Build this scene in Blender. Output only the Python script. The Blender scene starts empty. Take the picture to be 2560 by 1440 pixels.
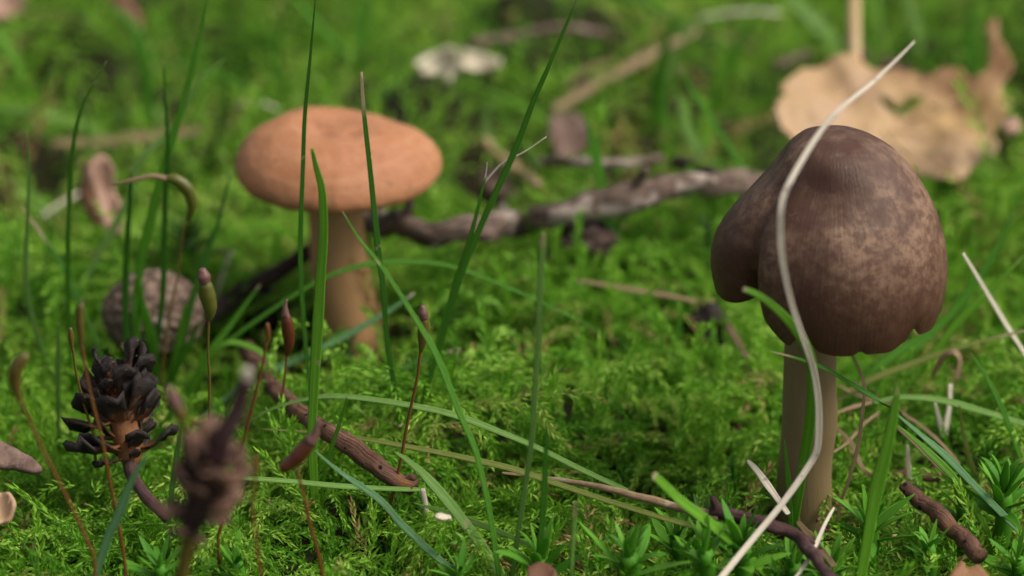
import bpy, bmesh, math, random
import numpy as np
from mathutils import Vector, Matrix, noise as mnoise
from mathutils.geometry import delaunay_2d_cdt

random.seed(7); RNG = np.random.default_rng(11)
scene = bpy.context.scene
col = scene.collection
# one Blender unit is ten centimetres: the photographed patch of moss is about ten centimetres wide
scene.unit_settings.system = 'METRIC'
scene.unit_settings.scale_length = 0.1

# ------------------------------------------------------------------ camera
TILT = math.radians(24.0)
DIST = 3.0
CAM = np.array([0.0, -DIST * math.cos(TILT), 1.409])
cd = bpy.data.cameras.new('camera'); cam = bpy.data.objects.new('camera', cd); col.objects.link(cam)
cam.location = CAM.tolist(); cam.rotation_euler = (math.pi / 2 - TILT, 0, 0)
cd.sensor_width = 36.0; cd.lens = 36.0 * DIST; cd.clip_start = 0.05; cd.clip_end = 400.0
cd.dof.use_dof = True; cd.dof.focus_distance = 2.95; cd.dof.aperture_fstop = 1.85
scene.camera = cam

# ------------------------------------------------------------------ light: soft, overcast woodland daylight
SUN_EL, SUN_AZ = math.radians(52), math.radians(102)      # azimuth clockwise from +Y: light comes from the right
world = bpy.data.worlds.new('World'); scene.world = world; world.use_nodes = True
wn = world.node_tree; bg = wn.nodes['Background']
sky = wn.nodes.new('ShaderNodeTexSky'); sky.sky_type = 'NISHITA'; sky.sun_disc = False
sky.sun_elevation = SUN_EL; sky.sun_rotation = SUN_AZ
sky.air_density = 0.6; sky.dust_density = 4.0; sky.ozone_density = 0.6
hs = wn.nodes.new('ShaderNodeHueSaturation'); hs.inputs['Saturation'].default_value = 0.30     # thin overcast: nearly neutral sky
wn.links.new(sky.outputs[0], hs.inputs['Color']); wn.links.new(hs.outputs[0], bg.inputs[0]); bg.inputs[1].default_value = 0.09
sl = bpy.data.lights.new('sun', 'SUN'); sl.energy = 1.5; sl.angle = math.radians(28); sl.color = (1.0, 0.93, 0.80)
sun = bpy.data.objects.new('sun', sl); col.objects.link(sun)
sdir = Vector((math.sin(SUN_AZ) * math.cos(SUN_EL), math.cos(SUN_AZ) * math.cos(SUN_EL), math.sin(SUN_EL)))
sun.rotation_euler = (-sdir).to_track_quat('-Z', 'Y').to_euler()

vs = scene.view_settings
vs.view_transform = 'Standard'; vs.look = 'None'; vs.gamma = 1.0; vs.exposure = 0.98
try: vs.use_curve_mapping = False
except Exception: pass
cy = scene.cycles
cy.max_bounces = 7; cy.diffuse_bounces = 4; cy.glossy_bounces = 2; cy.transmission_bounces = 4; cy.transparent_max_bounces = 4
cy.use_denoising = True
cy.sample_clamp_indirect = 4.0

# ------------------------------------------------------------------ mapping from the photograph to places on the moss
SINT, COST = math.sin(TILT), math.cos(TILT)
def ray(px, py):
    u = (px - 1280.0) / 2560.0 / DIST; v = (720.0 - py) / 2560.0 / DIST
    return np.array([u, COST + v * SINT, -SINT + v * COST])
def at_y(px, py, Y):
    d = ray(px, py); return CAM + d * ((Y - CAM[1]) / d[1])
def at_d(px, py, depth):
    return CAM + ray(px, py) * depth
def depth_of(P):
    q = np.asarray(P) - CAM; return q[1] * COST - q[2] * SINT
def pxs(P):                        # size of one photo pixel at that place
    return depth_of(P) / DIST / 2560.0

# moss canopy height
_w = []
_r2 = np.random.default_rng(5)
for wl, a, n in ((0.75, 0.022, 4), (0.34, 0.018, 5), (0.15, 0.012, 6)):
    for i in range(n):
        an = _r2.uniform(0, 2 * math.pi); k = 2 * math.pi / (wl * _r2.uniform(0.75, 1.3))
        _w.append((a / math.sqrt(n) * 1.4, k * math.cos(an), k * math.sin(an), _r2.uniform(0, 6.28)))
BUMPS = [  # x, y, rx, ry, height
    (0.150, -0.015, 0.080, 0.050, -0.13), (0.06, 0.20, 0.16, 0.075, 0.030), (-0.02, 0.47, 0.10, 0.08, -0.085),
    (-0.235, 0.36, 0.07, 0.07, -0.075), (-0.05, 0.015, 0.05, 0.05, -0.045), (0.40, 0.62, 0.12, 0.07, -0.05),
    (-0.17, 0.215, 0.07, 0.045, -0.018), (-0.36, 0.06, 0.06, 0.05, -0.03), (0.44, -0.03, 0.06, 0.05, -0.045),
    (0.02, 0.95, 0.10, 0.07, -0.09), (-0.50, 0.85, 0.12, 0.07, -0.09), (-0.30, 1.1, 0.12, 0.08, -0.09),
    (0.33, 1.15, 0.14, 0.08, -0.05), (0.62, 1.0, 0.12, 0.08, -0.08), (-0.1, 1.3, 0.12, 0.07, -0.05), (-0.62, 1.15, .1, .07, -.05),
    (0.18, 0.42, 0.10, 0.06, 0.02), (-0.385, 0.20, 0.07, 0.07, -0.05), (-0.45, -0.02, 0.08, 0.06, 0.012), (0.285, -0.07, 0.05, 0.04, -0.012)]
def hgt(x, y):
    x = np.asarray(x, float); y = np.asarray(y, float); z = np.zeros(np.broadcast(x, y).shape)
    for a, kx, ky, p in _w: z = z + a * np.sin(kx * x + ky * y + p)
    near = np.exp(-((y + 0.05) / 0.45) ** 2); z = z * (1.35 - 0.80 * near)
    for bx, by, rx, ry, hh in BUMPS: z = z + hh * np.exp(-((x - bx) / rx) ** 2 - ((y - by) / ry) ** 2)
    return z
def gpt(px, py, lift=0.0):
    d = ray(px, py); t = 2.0
    for _ in range(6000):
        P = CAM + d * t
        if P[2] <= float(hgt(P[0], P[1])) + lift: break
        t += 0.002 if t > 2.2 else 0.01
    return CAM + d * t

# ------------------------------------------------------------------ helpers
def link(o, parent=None):
    col.objects.link(o)
    if parent is not None: o.parent = parent
    return o
def tag(o, label=None, cat=None, group=None, kind=None):
    if label: o['label'] = label
    if cat: o['category'] = cat
    if group: o['group'] = group
    if kind: o['kind'] = kind
    return o
def mesh_data(name, V, F, mat=None, attrs=None, smooth=True):
    me = bpy.data.meshes.new(name)
    V = np.asarray(V, np.float32)
    if isinstance(F, np.ndarray) and F.ndim == 2:
        nf, k = F.shape
        me.vertices.add(len(V)); me.vertices.foreach_set('co', V.ravel())
        me.loops.add(nf * k); me.loops.foreach_set('vertex_index', F.astype(np.int32).ravel())
        me.polygons.add(nf); me.polygons.foreach_set('loop_start', np.arange(0, nf * k, k, dtype=np.int32))
        me.update(calc_edges=True); me.validate()
    else:
        me.from_pydata([tuple(v) for v in V.tolist()], [], [tuple(int(i) for i in f) for f in F]); me.update()
    if attrs:
        for k, a in attrs.items():
            a = np.asarray(a, np.float32)
            if a.ndim == 2:
                at = me.attributes.new(k, 'FLOAT_VECTOR', 'POINT'); at.data.foreach_set('vector', a.ravel())
            else:
                at = me.attributes.new(k, 'FLOAT', 'POINT'); at.data.foreach_set('value', a)
    if smooth: me.polygons.foreach_set('use_smooth', np.ones(len(me.polygons), bool))
    if mat: me.materials.append(mat)
    return me
def obj(name, V, F, mat, parent=None, attrs=None, smooth=True):
    return link(bpy.data.objects.new(name, mesh_data(name, V, F, mat, attrs, smooth)), parent)
def empty(name, loc):
    e = bpy.data.objects.new(name, None); e.empty_display_size = 0.01; e.location = [float(c) for c in loc]
    return link(e)
def adopt(o, root):               # parent a mesh built in world coordinates to an unrotated Empty
    o.parent = root; o.matrix_parent_inverse = Matrix.Translation(-Vector(root.location)); return o

def spline(P, n):
    P = np.asarray(P, float)
    if len(P) == 2: return P[0] + (P[1] - P[0]) * np.linspace(0, 1, n)[:, None]
    seg = np.linalg.norm(np.diff(P, axis=0), axis=1); u = np.concatenate([[0], np.cumsum(np.maximum(seg, 1e-9) ** 0.5)])
    T = np.zeros_like(P)
    for i in range(len(P)):
        a, b = max(i - 1, 0), min(i + 1, len(P) - 1); T[i] = (P[b] - P[a]) / (u[b] - u[a])
    s = np.linspace(0, u[-1], n); out = np.zeros((n, P.shape[1]))
    idx = np.clip(np.searchsorted(u, s, side='right') - 1, 0, len(P) - 2)
    h = u[idx + 1] - u[idx]; t = (s - u[idx]) / h; t = t[:, None]; h = h[:, None]
    return ((2*t**3 - 3*t**2 + 1) * P[idx] + (t**3 - 2*t**2 + t) * h * T[idx] + (-2*t**3 + 3*t**2) * P[idx+1] + (t**3 - t**2) * h * T[idx+1])

def tube(P, W, flat=1.0, sides=8, face=(0, -1, 0.35), keel=0.0, wob=0.0, seed=0, twist=0.0):
    """closed tube along P; W = full width per point, flat = thickness/width, keel = fold depth"""
    P = np.asarray(P, float); n = len(P); W = np.broadcast_to(np.asarray(W, float), (n,))
    T = np.gradient(P, axis=0); T /= np.linalg.norm(T, axis=1)[:, None] + 1e-12
    face = np.asarray(face, float); V = []; S = []; A = []
    rg = np.random.default_rng(seed)
    ph = rg.uniform(0, 6.28, 6)
    arc = np.concatenate([[0], np.cumsum(np.linalg.norm(np.diff(P, axis=0), axis=1))])
    for i in range(n):
        side = np.cross(T[i], face); side /= np.linalg.norm(side) + 1e-9
        nor = np.cross(side, T[i])
        if twist:
            a = twist * i / (n - 1); side, nor = side * math.cos(a) + nor * math.sin(a), -side * math.sin(a) + nor * math.cos(a)
        w = W[i] * 0.5
        for k in range(sides):
            a = 2 * math.pi * k / sides; c, s = math.cos(a), math.sin(a); rr = 1.0
            if wob:
                q = arc[i] / (W.max() + 1e-9)
                rr += wob * (math.sin(2 * a + ph[0] + 0.9 * q) * 0.4 + math.sin(3 * a + ph[1] - 1.3 * q) * 0.35 + math.sin(a + ph[2] + 2.1 * q) * 0.5 + math.sin(5 * a + ph[3] + 3.3 * q) * 0.25)
            V.append(P[i] + side * (w * c * rr) + nor * (w * flat * s * rr - w * keel * (1 - abs(c))))
            S.append(i / (n - 1)); A.append((math.cos(a), math.sin(a), arc[i]))
    F = []
    for i in range(n - 1):
        for k in range(sides):
            k2 = (k + 1) % sides
            F.append((i * sides + k, i * sides + k2, (i + 1) * sides + k2, (i + 1) * sides + k))
    F.append(tuple(range(sides))[::-1]); F.append(tuple((n - 1) * sides + k for k in range(sides)))
    return np.array(V), F, {'along': np.array(S), 'ring': np.array(A)}

def lathe(prof, nt, fn=None):
    """surface of revolution with per-vertex deformation fn(theta, t, r, z) -> (r, z)"""
    V = []; A = []; n = len(prof)
    for j in range(n):
        for k in range(nt):
            th = 2 * math.pi * k / nt; r, z = prof[j]; t = j / (n - 1)
            if fn: r, z = fn(th, t, r, z)
            V.append((r * math.cos(th), r * math.sin(th), z)); A.append((math.cos(th), math.sin(th), t))
    F = []
    for j in range(n - 1):
        for k in range(nt):
            k2 = (k + 1) % nt; F.append((j * nt + k, (j + 1) * nt + k, (j + 1) * nt + k2, j * nt + k2))
    return np.array(V), F, {'ring': np.array(A)}

# ------------------------------------------------------------------ materials
class NT:
    def __init__(s, name):
        s.m = bpy.data.materials.new(name); s.m.use_nodes = True; s.t = s.m.node_tree; s.n = s.t.nodes; s.l = s.t.links
        s.p = s.n['Principled BSDF']; s.out = s.n['Material Output']
    def add(s, typ, **kw):
        nd = s.n.new(typ)
        for k, v in kw.items(): setattr(nd, k, v)
        return nd
    def attr(s, name): return s.add('ShaderNodeAttribute', attribute_name=name)
    def set(s, nd, **kw):
        for k, v in kw.items():
            key = k.replace('_', ' ')
            nd.inputs[key].default_value = v
        return nd
    def noise(s, scale, detail=4, vec=None, rough=0.6, dist=0.0):
        nd = s.add('ShaderNodeTexNoise'); nd.inputs['Scale'].default_value = scale; nd.inputs['Detail'].default_value = detail
        nd.inputs['Roughness'].default_value = rough; nd.inputs['Distortion'].default_value = dist
        if vec is not None: s.l.new(vec, nd.inputs['Vector'])
        return nd.outputs['Fac']
    def coord(s, w='Object'): return s.add('ShaderNodeTexCoord').outputs[w]
    def vmul(s, vec, v):
        nd = s.add('ShaderNodeVectorMath', operation='MULTIPLY'); s.l.new(vec, nd.inputs[0]); nd.inputs[1].default_value = v; return nd.outputs[0]
    def math(s, op, a, b=0.0):
        nd = s.add('ShaderNodeMath', operation=op)
        for i, x in enumerate((a, b)):
            if isinstance(x, (int, float)): nd.inputs[i].default_value = x
            else: s.l.new(x, nd.inputs[i])
        return nd.outputs[0]
    def ramp(s, fac, stops):
        nd = s.add('ShaderNodeValToRGB'); e = nd.color_ramp.elements
        while len(e) < len(stops): e.new(0.5)
        for i, (p, c) in enumerate(stops): e[i].position = p; e[i].color = (*c, 1)
        s.l.new(fac, nd.inputs[0]); return nd.outputs[0]
    def mix(s, fac, a, b, typ='MIX'):
        nd = s.add('ShaderNodeMix', data_type='RGBA', blend_type=typ)
        for i, x in ((0, fac), (6, a), (7, b)):
            if isinstance(x, (int, float)): nd.inputs[i].default_value = x
            elif isinstance(x, tuple): nd.inputs[i].default_value = (*x, 1)
            else: s.l.new(x, nd.inputs[i])
        return nd.outputs[2]
    def bump(s, h, strength, dist):
        nd = s.add('ShaderNodeBump'); nd.inputs['Strength'].default_value = strength; nd.inputs['Distance'].default_value = dist
        s.l.new(h, nd.inputs['Height']); s.l.new(nd.outputs[0], s.p.inputs['Normal']); return nd
    def color(s, c, rough=0.6, spec=0.3):
        if isinstance(c, tuple): s.p.inputs['Base Color'].default_value = (*c, 1)
        else: s.l.new(c, s.p.inputs['Base Color'])
        s.p.inputs['Roughness'].default_value = rough; s.p.inputs['Specular IOR Level'].default_value = spec
        return s
    def translucent(s, c, w):
        tr = s.add('ShaderNodeBsdfTranslucent')
        if isinstance(c, tuple): tr.inputs[0].default_value = (*c, 1)
        else: s.l.new(c, tr.inputs[0])
        mx = s.add('ShaderNodeMixShader'); mx.inputs[0].default_value = w
        s.l.new(s.p.outputs[0], mx.inputs[1]); s.l.new(tr.outputs[0], mx.inputs[2]); s.l.new(mx.outputs[0], s.out.inputs['Surface'])
        return s

def mat_moss(name, stops):
    t = NT(name)
    c = t.ramp(t.attr('tint').outputs['Fac'], stops)
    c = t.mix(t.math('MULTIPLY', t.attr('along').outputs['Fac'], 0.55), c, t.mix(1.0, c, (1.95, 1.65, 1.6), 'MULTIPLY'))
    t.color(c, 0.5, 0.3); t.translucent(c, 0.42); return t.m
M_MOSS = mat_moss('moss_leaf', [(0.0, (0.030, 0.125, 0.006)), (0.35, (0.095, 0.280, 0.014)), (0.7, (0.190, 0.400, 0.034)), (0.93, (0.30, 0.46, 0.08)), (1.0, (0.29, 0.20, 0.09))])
M_STAR = mat_moss('star_moss_leaf', [(0.0, (0.045, 0.18, 0.010)), (0.6, (0.085, 0.29, 0.018)), (1.0, (0.15, 0.38, 0.035))])
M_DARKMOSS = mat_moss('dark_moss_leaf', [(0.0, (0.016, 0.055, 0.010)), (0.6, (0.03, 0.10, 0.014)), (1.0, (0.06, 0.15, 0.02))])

def mat_blade(name, c1, c2, dry=(0.42, 0.34, 0.20)):
    t = NT(name); rg = t.attr('ring').outputs['Vector']
    f = t.ramp(t.noise(2.2, 4, t.vmul(rg, (2.2, 2.2, 7.0)), 0.65), [(0.34, (0, 0, 0)), (0.66, (1, 1, 1))])
    f2 = t.noise(14, 3, t.coord('Object'))
    c = t.mix(t.math('MULTIPLY', t.math('ADD', f, f2), 0.5), c1, c2)
    f3 = t.noise(55, 2, t.coord('Object'))
    sp = t.math('MULTIPLY', t.math('GREATER_THAN', f3, 0.70), 0.5)
    c = t.mix(sp, c, dry)
    sx = t.add('ShaderNodeSeparateXYZ'); t.l.new(rg, sx.inputs[0])
    rib = t.ramp(t.math('ABSOLUTE', sx.outputs[0]), [(0.0, (0.55, 0.55, 0.55)), (0.42, (0, 0, 0))])
    c = t.mix(rib, c, t.mix(1.0, c, (1.7, 1.45, 1.6), 'MULTIPLY'))
    c = t.mix(t.attr('dry').outputs['Fac'], c, dry)
    t.color(c, 0.5, 0.3); t.bump(f, 0.5, 0.0015); t.translucent(c, 0.32); return t.m
BL = {
    'green': mat_blade('grass_green', (0.050, 0.20, 0.010), (0.105, 0.31, 0.020)),
    'dark': mat_blade('grass_dark_green', (0.030, 0.13, 0.010), (0.065, 0.22, 0.016)),
    'bright': mat_blade('grass_bright_green', (0.10, 0.30, 0.014), (0.17, 0.40, 0.03)),
    'pale': mat_blade('grass_pale_green', (0.14, 0.30, 0.05), (0.23, 0.41, 0.10)),
    'blue': mat_blade('grass_blue_green', (0.10, 0.26, 0.09), (0.17, 0.36, 0.15), (0.5, 0.46, 0.34)),
    'yellow': mat_blade('grass_yellow_green', (0.15, 0.24, 0.03), (0.27, 0.29, 0.07)),
    'straw': mat_blade('grass_straw', (0.24, 0.16, 0.08), (0.40, 0.30, 0.17), (0.35, 0.24, 0.15)),
    'white': mat_blade('grass_bleached', (0.56, 0.50, 0.38), (0.85, 0.80, 0.67), (0.30, 0.24, 0.18)),
    'olive': mat_blade('grass_olive', (0.10, 0.13, 0.02), (0.20, 0.20, 0.05)),
}
def mat_bark(name, c1, c2, patch, thr=0.62, dots=None, bump=0.004):
    t = NT(name); rg = t.attr('ring').outputs['Vector']; oc = t.coord('Object')
    f = t.noise(4, 6, t.vmul(rg, (1.3, 1.3, 3.5)), 0.7, 0.5)
    g = t.noise(45, 5, oc, 0.7)
    c = t.mix(t.ramp(t.math('ADD', t.math('MULTIPLY', f, 0.6), t.math('MULTIPLY', g, 0.4)), [(0.41, (0, 0, 0)), (0.58, (1, 1, 1))]), c1, c2)
    h = t.noise(20, 3, oc)
    c = t.mix(t.ramp(h, [(thr, (0, 0, 0)), (thr + 0.06, (1, 1, 1))]), c, patch)
    if dots:
        v = t.add('ShaderNodeTexVoronoi'); v.inputs['Scale'].default_value = dots; t.l.new(oc, v.inputs['Vector'])
        c = t.mix(t.math('LESS_THAN', v.outputs['Distance'], 0.17), c, (0.012, 0.008, 0.007))
    t.color(c, 0.8, 0.2); t.bump(t.math('ADD', f, g), 0.8, bump); return t.m
M_BARK = mat_bark('grey_bark', (0.045, 0.028, 0.020), (0.20, 0.14, 0.11), (0.33, 0.27, 0.225), 0.55)
M_BARK2 = mat_bark('dark_bark', (0.018, 0.012, 0.010), (0.075, 0.048, 0.038), (0.16, 0.12, 0.10), 0.66)
M_BARKRED = mat_bark('red_brown_bark', (0.06, 0.026, 0.016), (0.20, 0.105, 0.070), (0.24, 0.11, 0.045), 0.62, 75)
M_BARKPURP = mat_bark('purple_brown_bark', (0.035, 0.016, 0.017), (0.12, 0.062, 0.060), (0.19, 0.13, 0.12), 0.64)
M_WOOD = mat_bark('pale_wood', (0.25, 0.16, 0.085), (0.45, 0.32, 0.19), (0.52, 0.42, 0.28), 0.60)
M_CHAR_SHADE = mat_bark('black_clod_and_shade', (0.010, 0.008, 0.007), (0.035, 0.026, 0.022), (0.09, 0.07, 0.06), 0.68)  # charred clod, and the lump that stands in for hollow shade
M_PINKWOOD = mat_bark('weathered_chip', (0.11, 0.065, 0.050), (0.25, 0.17, 0.14), (0.36, 0.27, 0.22), 0.6)

def mat_leaf(name, c1, c2, c3):
    t = NT(name); oc = t.coord('Object')
    f = t.noise(7, 4, oc, 0.6); g = t.noise(26, 4, oc, 0.7); h = t.noise(4.5, 2, oc)
    c = t.mix(t.ramp(f, [(0.35, (0, 0, 0)), (0.65, (1, 1, 1))]), c1, c2)
    c = t.mix(t.ramp(h, [(0.52, (0, 0, 0)), (0.70, (1, 1, 1))]), c, c3)
    c = t.mix(t.ramp(g, [(0.60, (0, 0, 0)), (0.80, (0.6, 0.6, 0.6))]), c, c3)
    t.color(c, 0.6, 0.25); t.bump(g, 0.4, 0.004); t.translucent(c, 0.2); return t.m
M_LEAF = mat_leaf('fallen_leaf', (0.47, 0.315, 0.205), (0.45, 0.29, 0.13), (0.24, 0.13, 0.06))
M_LEAFVEIN = mat_leaf('leaf_vein', (0.62, 0.47, 0.28), (0.60, 0.42, 0.22), (0.55, 0.40, 0.25))
M_LEAFBROWN = mat_leaf('brown_leaf', (0.16, 0.075, 0.042), (0.22, 0.11, 0.06), (0.10, 0.045, 0.025))
M_LEAFPINK = mat_leaf('pinkish_leaf', (0.42, 0.26, 0.19), (0.34, 0.20, 0.14), (0.20, 0.11, 0.08))
M_LEAFPALE = mat_leaf('pale_leaf', (0.66, 0.60, 0.46), (0.58, 0.48, 0.34), (0.40, 0.30, 0.20))
M_LEAFORANGE = mat_leaf('orange_leaf', (0.26, 0.12, 0.055), (0.33, 0.19, 0.10), (0.14, 0.05, 0.03))

# orange mushroom
t = NT('orange_cap_skin'); oc = t.coord('Object'); rg = t.attr('ring').outputs['Vector']
f = t.noise(22, 5, oc, 0.65); g = t.noise(120, 4, oc, 0.7); b = t.noise(9, 3, oc)
c = t.mix(f, (0.325, 0.130, 0.054), (0.39, 0.178, 0.082))
c = t.mix(t.math('MULTIPLY', t.ramp(b, [(0.5, (0, 0, 0)), (0.72, (1, 1, 1))]), 0.55), c, (0.30, 0.105, 0.056))
sep = t.add('ShaderNodeSeparateXYZ'); t.l.new(rg, sep.inputs[0]); rt = sep.outputs[2]
cen = t.ramp(t.math('ADD', rt, t.math('MULTIPLY', t.math('SUBTRACT', b, 0.5), 0.35)), [(0.08, (0.5, 0.5, 0.5)), (0.17, (0.9, 0.9, 0.9)), (0.26, (0.0, 0.0, 0.0))])
c = t.mix(t.math('MULTIPLY', cen, 0.40), c, (0.22, 0.08, 0.05))
zn = t.noise(3.0, 3, t.vmul(rg, (0.5, 0.5, 7.0)), 0.6)
c = t.mix(t.math('MULTIPLY', t.ramp(zn, [(0.42, (0, 0, 0)), (0.62, (1, 1, 1))]), 0.45), c, (0.43, 0.215, 0.115))
sp = t.math('MULTIPLY', t.ramp(g, [(0.54, (0, 0, 0)), (0.68, (1, 1, 1))]), t.ramp(rt, [(0.30, (0.25, 0.25, 0.25)), (0.8, (0.85, 0.85, 0.85))]))
c = t.mix(sp, c, (0.21, 0.10, 0.055))
dirt = t.ramp(t.noise(48, 2, oc), [(0.715, (0, 0, 0)), (0.735, (0.8, 0.8, 0.8))])
c = t.mix(dirt, c, (0.07, 0.045, 0.025))
t.color(c, 0.62, 0.28); t.bump(t.math('ADD', g, f), 0.5, 0.004)
t.p.inputs['Subsurface Weight'].default_value = 0.12; t.p.inputs['Subsurface Radius'].default_value = (0.02, 0.008, 0.004)
M_OCAP = t.m
t = NT('orange_stem_flesh'); rg = t.attr('ring').outputs['Vector']
f = t.noise(7, 5, t.vmul(rg, (2.5, 2.5, 3.0)), 0.6); g = t.noise(80, 4, t.coord('Object'), 0.6)
c = t.mix(f, (0.31, 0.165, 0.066), (0.44, 0.26, 0.125)); c = t.mix(t.math('MULTIPLY', g, 0.35), c, (0.34, 0.18, 0.08))
t.color(c, 0.6, 0.3); t.bump(f, 0.3, 0.003)
t.p.inputs['Subsurface Weight'].default_value = 0.15; t.p.inputs['Subsurface Radius'].default_value = (0.03, 0.015, 0.006)
M_OSTEM = t.m
t = NT('orange_gills'); t.color((0.50, 0.28, 0.14), 0.7, 0.2); M_OGILL = t.m
# brown mushroom
t = NT('brown_cap_skin'); oc = t.coord('Object'); rg = t.attr('ring').outputs['Vector']
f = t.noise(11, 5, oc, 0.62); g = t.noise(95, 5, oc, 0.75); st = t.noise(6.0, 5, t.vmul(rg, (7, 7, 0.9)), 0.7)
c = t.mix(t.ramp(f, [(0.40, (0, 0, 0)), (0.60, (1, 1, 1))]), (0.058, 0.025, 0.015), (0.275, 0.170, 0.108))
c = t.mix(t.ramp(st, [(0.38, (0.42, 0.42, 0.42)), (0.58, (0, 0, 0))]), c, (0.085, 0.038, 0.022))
c = t.mix(t.ramp(g, [(0.42, (0.75, 0.75, 0.75)), (0.56, (0, 0, 0))]), c, (0.068, 0.030, 0.018))
c = t.mix(t.ramp(g, [(0.60, (0, 0, 0)), (0.75, (0.5, 0.5, 0.5))]), c, (0.29, 0.20, 0.14))
sep = t.add('ShaderNodeSeparateXYZ'); t.l.new(rg, sep.inputs[0])
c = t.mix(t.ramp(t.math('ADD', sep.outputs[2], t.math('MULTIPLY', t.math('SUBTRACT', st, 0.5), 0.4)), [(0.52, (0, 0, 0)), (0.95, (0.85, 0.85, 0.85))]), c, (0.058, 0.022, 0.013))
t.color(c, 0.5, 0.28); t.bump(t.math('ADD', t.math('MULTIPLY', g, 0.7), st), 0.35, 0.003)
M_BCAP = t.m
t = NT('brown_stem_flesh'); rg = t.attr('ring').outputs['Vector']
f = t.noise(8, 5, t.vmul(rg, (3, 3, 2.2)), 0.65); g = t.noise(110, 3, t.coord('Object'))
c = t.mix(f, (0.155, 0.102, 0.045), (0.24, 0.175, 0.090)); c = t.mix(t.math('MULTIPLY', g, 0.3), c, (0.20, 0.13, 0.06))
t.color(c, 0.55, 0.35); t.bump(f, 0.35, 0.003)
t.p.inputs['Subsurface Weight'].default_value = 0.2; t.p.inputs['Subsurface Radius'].default_value = (0.03, 0.02, 0.008)
M_BSTEM = t.m
t = NT('brown_gills'); t.color((0.10, 0.055, 0.035), 0.7, 0.2); M_BGILL = t.m
# moss fruit
def mat_fruit(name, c1, c2):
    t = NT(name); f = t.noise(16, 3, t.coord('Object')); c = t.mix(f, c1, c2)
    t.color(c, 0.4, 0.45); t.translucent(c, 0.15); return t.m
M_SETA = mat_fruit('seta_red_brown', (0.13, 0.040, 0.011), (0.17, 0.080, 0.020))
M_SETAG = mat_fruit('seta_olive', (0.12, 0.065, 0.014), (0.11, 0.105, 0.018))
M_CAPRED = mat_fruit('capsule_red_brown', (0.075, 0.016, 0.008), (0.13, 0.038, 0.013))
M_CAPGREEN = mat_fruit('capsule_olive', (0.065, 0.095, 0.012), (0.13, 0.105, 0.018))
M_CAPDARK = mat_fruit('capsule_lid', (0.09, 0.035, 0.026), (0.22, 0.12, 0.10))
# cone, nut
t = NT('cone_scale'); al = t.attr('along').outputs['Fac']; oc = t.coord('Object'); f = t.noise(40, 4, oc, 0.7)
c = t.ramp(t.math('ADD', al, t.math('MULTIPLY', t.math('SUBTRACT', f, 0.5), 0.5)), [(0.1, (0.20, 0.085, 0.030)), (0.45, (0.10, 0.042, 0.017)), (0.68, (0.026, 0.018, 0.013)), (1.0, (0.016, 0.011, 0.010))])
c = t.mix(t.ramp(t.noise(60, 3, oc), [(0.66, (0, 0, 0)), (0.74, (0.6, 0.6, 0.6))]), c, (0.22, 0.12, 0.05))
t.color(c, 0.75, 0.3); t.bump(f, 0.7, 0.004); M_SCALE = t.m
t = NT('cone_scale_light'); al = t.attr('along').outputs['Fac']; oc = t.coord('Object'); f = t.noise(30, 4, oc, 0.7)
c = t.mix(t.ramp(f, [(0.4, (0, 0, 0)), (0.62, (1, 1, 1))]), (0.018, 0.011, 0.009), (0.16, 0.085, 0.052))
t.color(c, 0.75, 0.3); t.bump(f, 0.7, 0.004); M_SCALE2 = t.m
t = NT('seed_ball_rind'); oc = t.coord('Object')
v = t.add('ShaderNodeTexVoronoi'); v.inputs['Scale'].default_value = 75; t.l.new(t.vmul(oc, (1, 1, 1.6)), v.inputs['Vector'])
f = t.noise(30, 5, oc, 0.7); h = t.noise(14, 2, oc)
c = t.mix(t.ramp(t.math('ADD', t.math('MULTIPLY', v.outputs['Distance'], 0.6), t.math('MULTIPLY', f, 0.5)), [(0.3, (1, 1, 1)), (0.75, (0, 0, 0))]), (0.055, 0.034, 0.024), (0.235, 0.165, 0.125))
c = t.mix(t.ramp(h, [(0.66, (0, 0, 0)), (0.70, (1, 1, 1))]), c, (0.36, 0.33, 0.30))
t.color(c, 0.8, 0.2); t.bump(t.math('SUBTRACT', f, v.outputs['Distance']), 0.8, 0.006); M_BALL = t.m
# ground
t = NT('forest_soil'); oc = t.coord('Object'); f = t.noise(6, 6, oc, 0.7); g = t.noise(40, 5, oc, 0.7)
c = t.mix(t.ramp(f, [(0.40, (0, 0, 0)), (0.6, (1, 1, 1))]), (0.018, 0.014, 0.008), (0.020, 0.045, 0.008)); c = t.mix(g, c, (0.035, 0.028, 0.014))
t.color(c, 0.9, 0.1); t.bump(g, 0.8, 0.02); M_SOIL = t.m

# ------------------------------------------------------------------ ground
def axis_pts(a, b, step, far):
    m = np.arange(a, b + 1e-6, step); o = []
    s = step; x = b
    while x < far: s *= 1.5; x += s; o.append(x)
    l = []; s = step; x = a
    while x > -far: s *= 1.5; x -= s; l.append(x)
    return np.concatenate([l[::-1], m, o])
gx = axis_pts(-1.3, 1.3, 0.016, 60); gy = axis_pts(-0.7, 2.4, 0.016, 60)
X, Y = np.meshgrid(gx, gy); Z = hgt(X, Y) - 0.055
V = np.stack([X.ravel(), Y.ravel(), Z.ravel()], 1); nx, ny = len(gx), len(gy)
I = np.arange(nx * ny).reshape(ny, nx)
F = np.stack([I[:-1, :-1].ravel(), I[:-1, 1:].ravel(), I[1:, 1:].ravel(), I[1:, :-1].ravel()], 1)
tag(obj('ground', V, F, M_SOIL), kind='structure')

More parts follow.
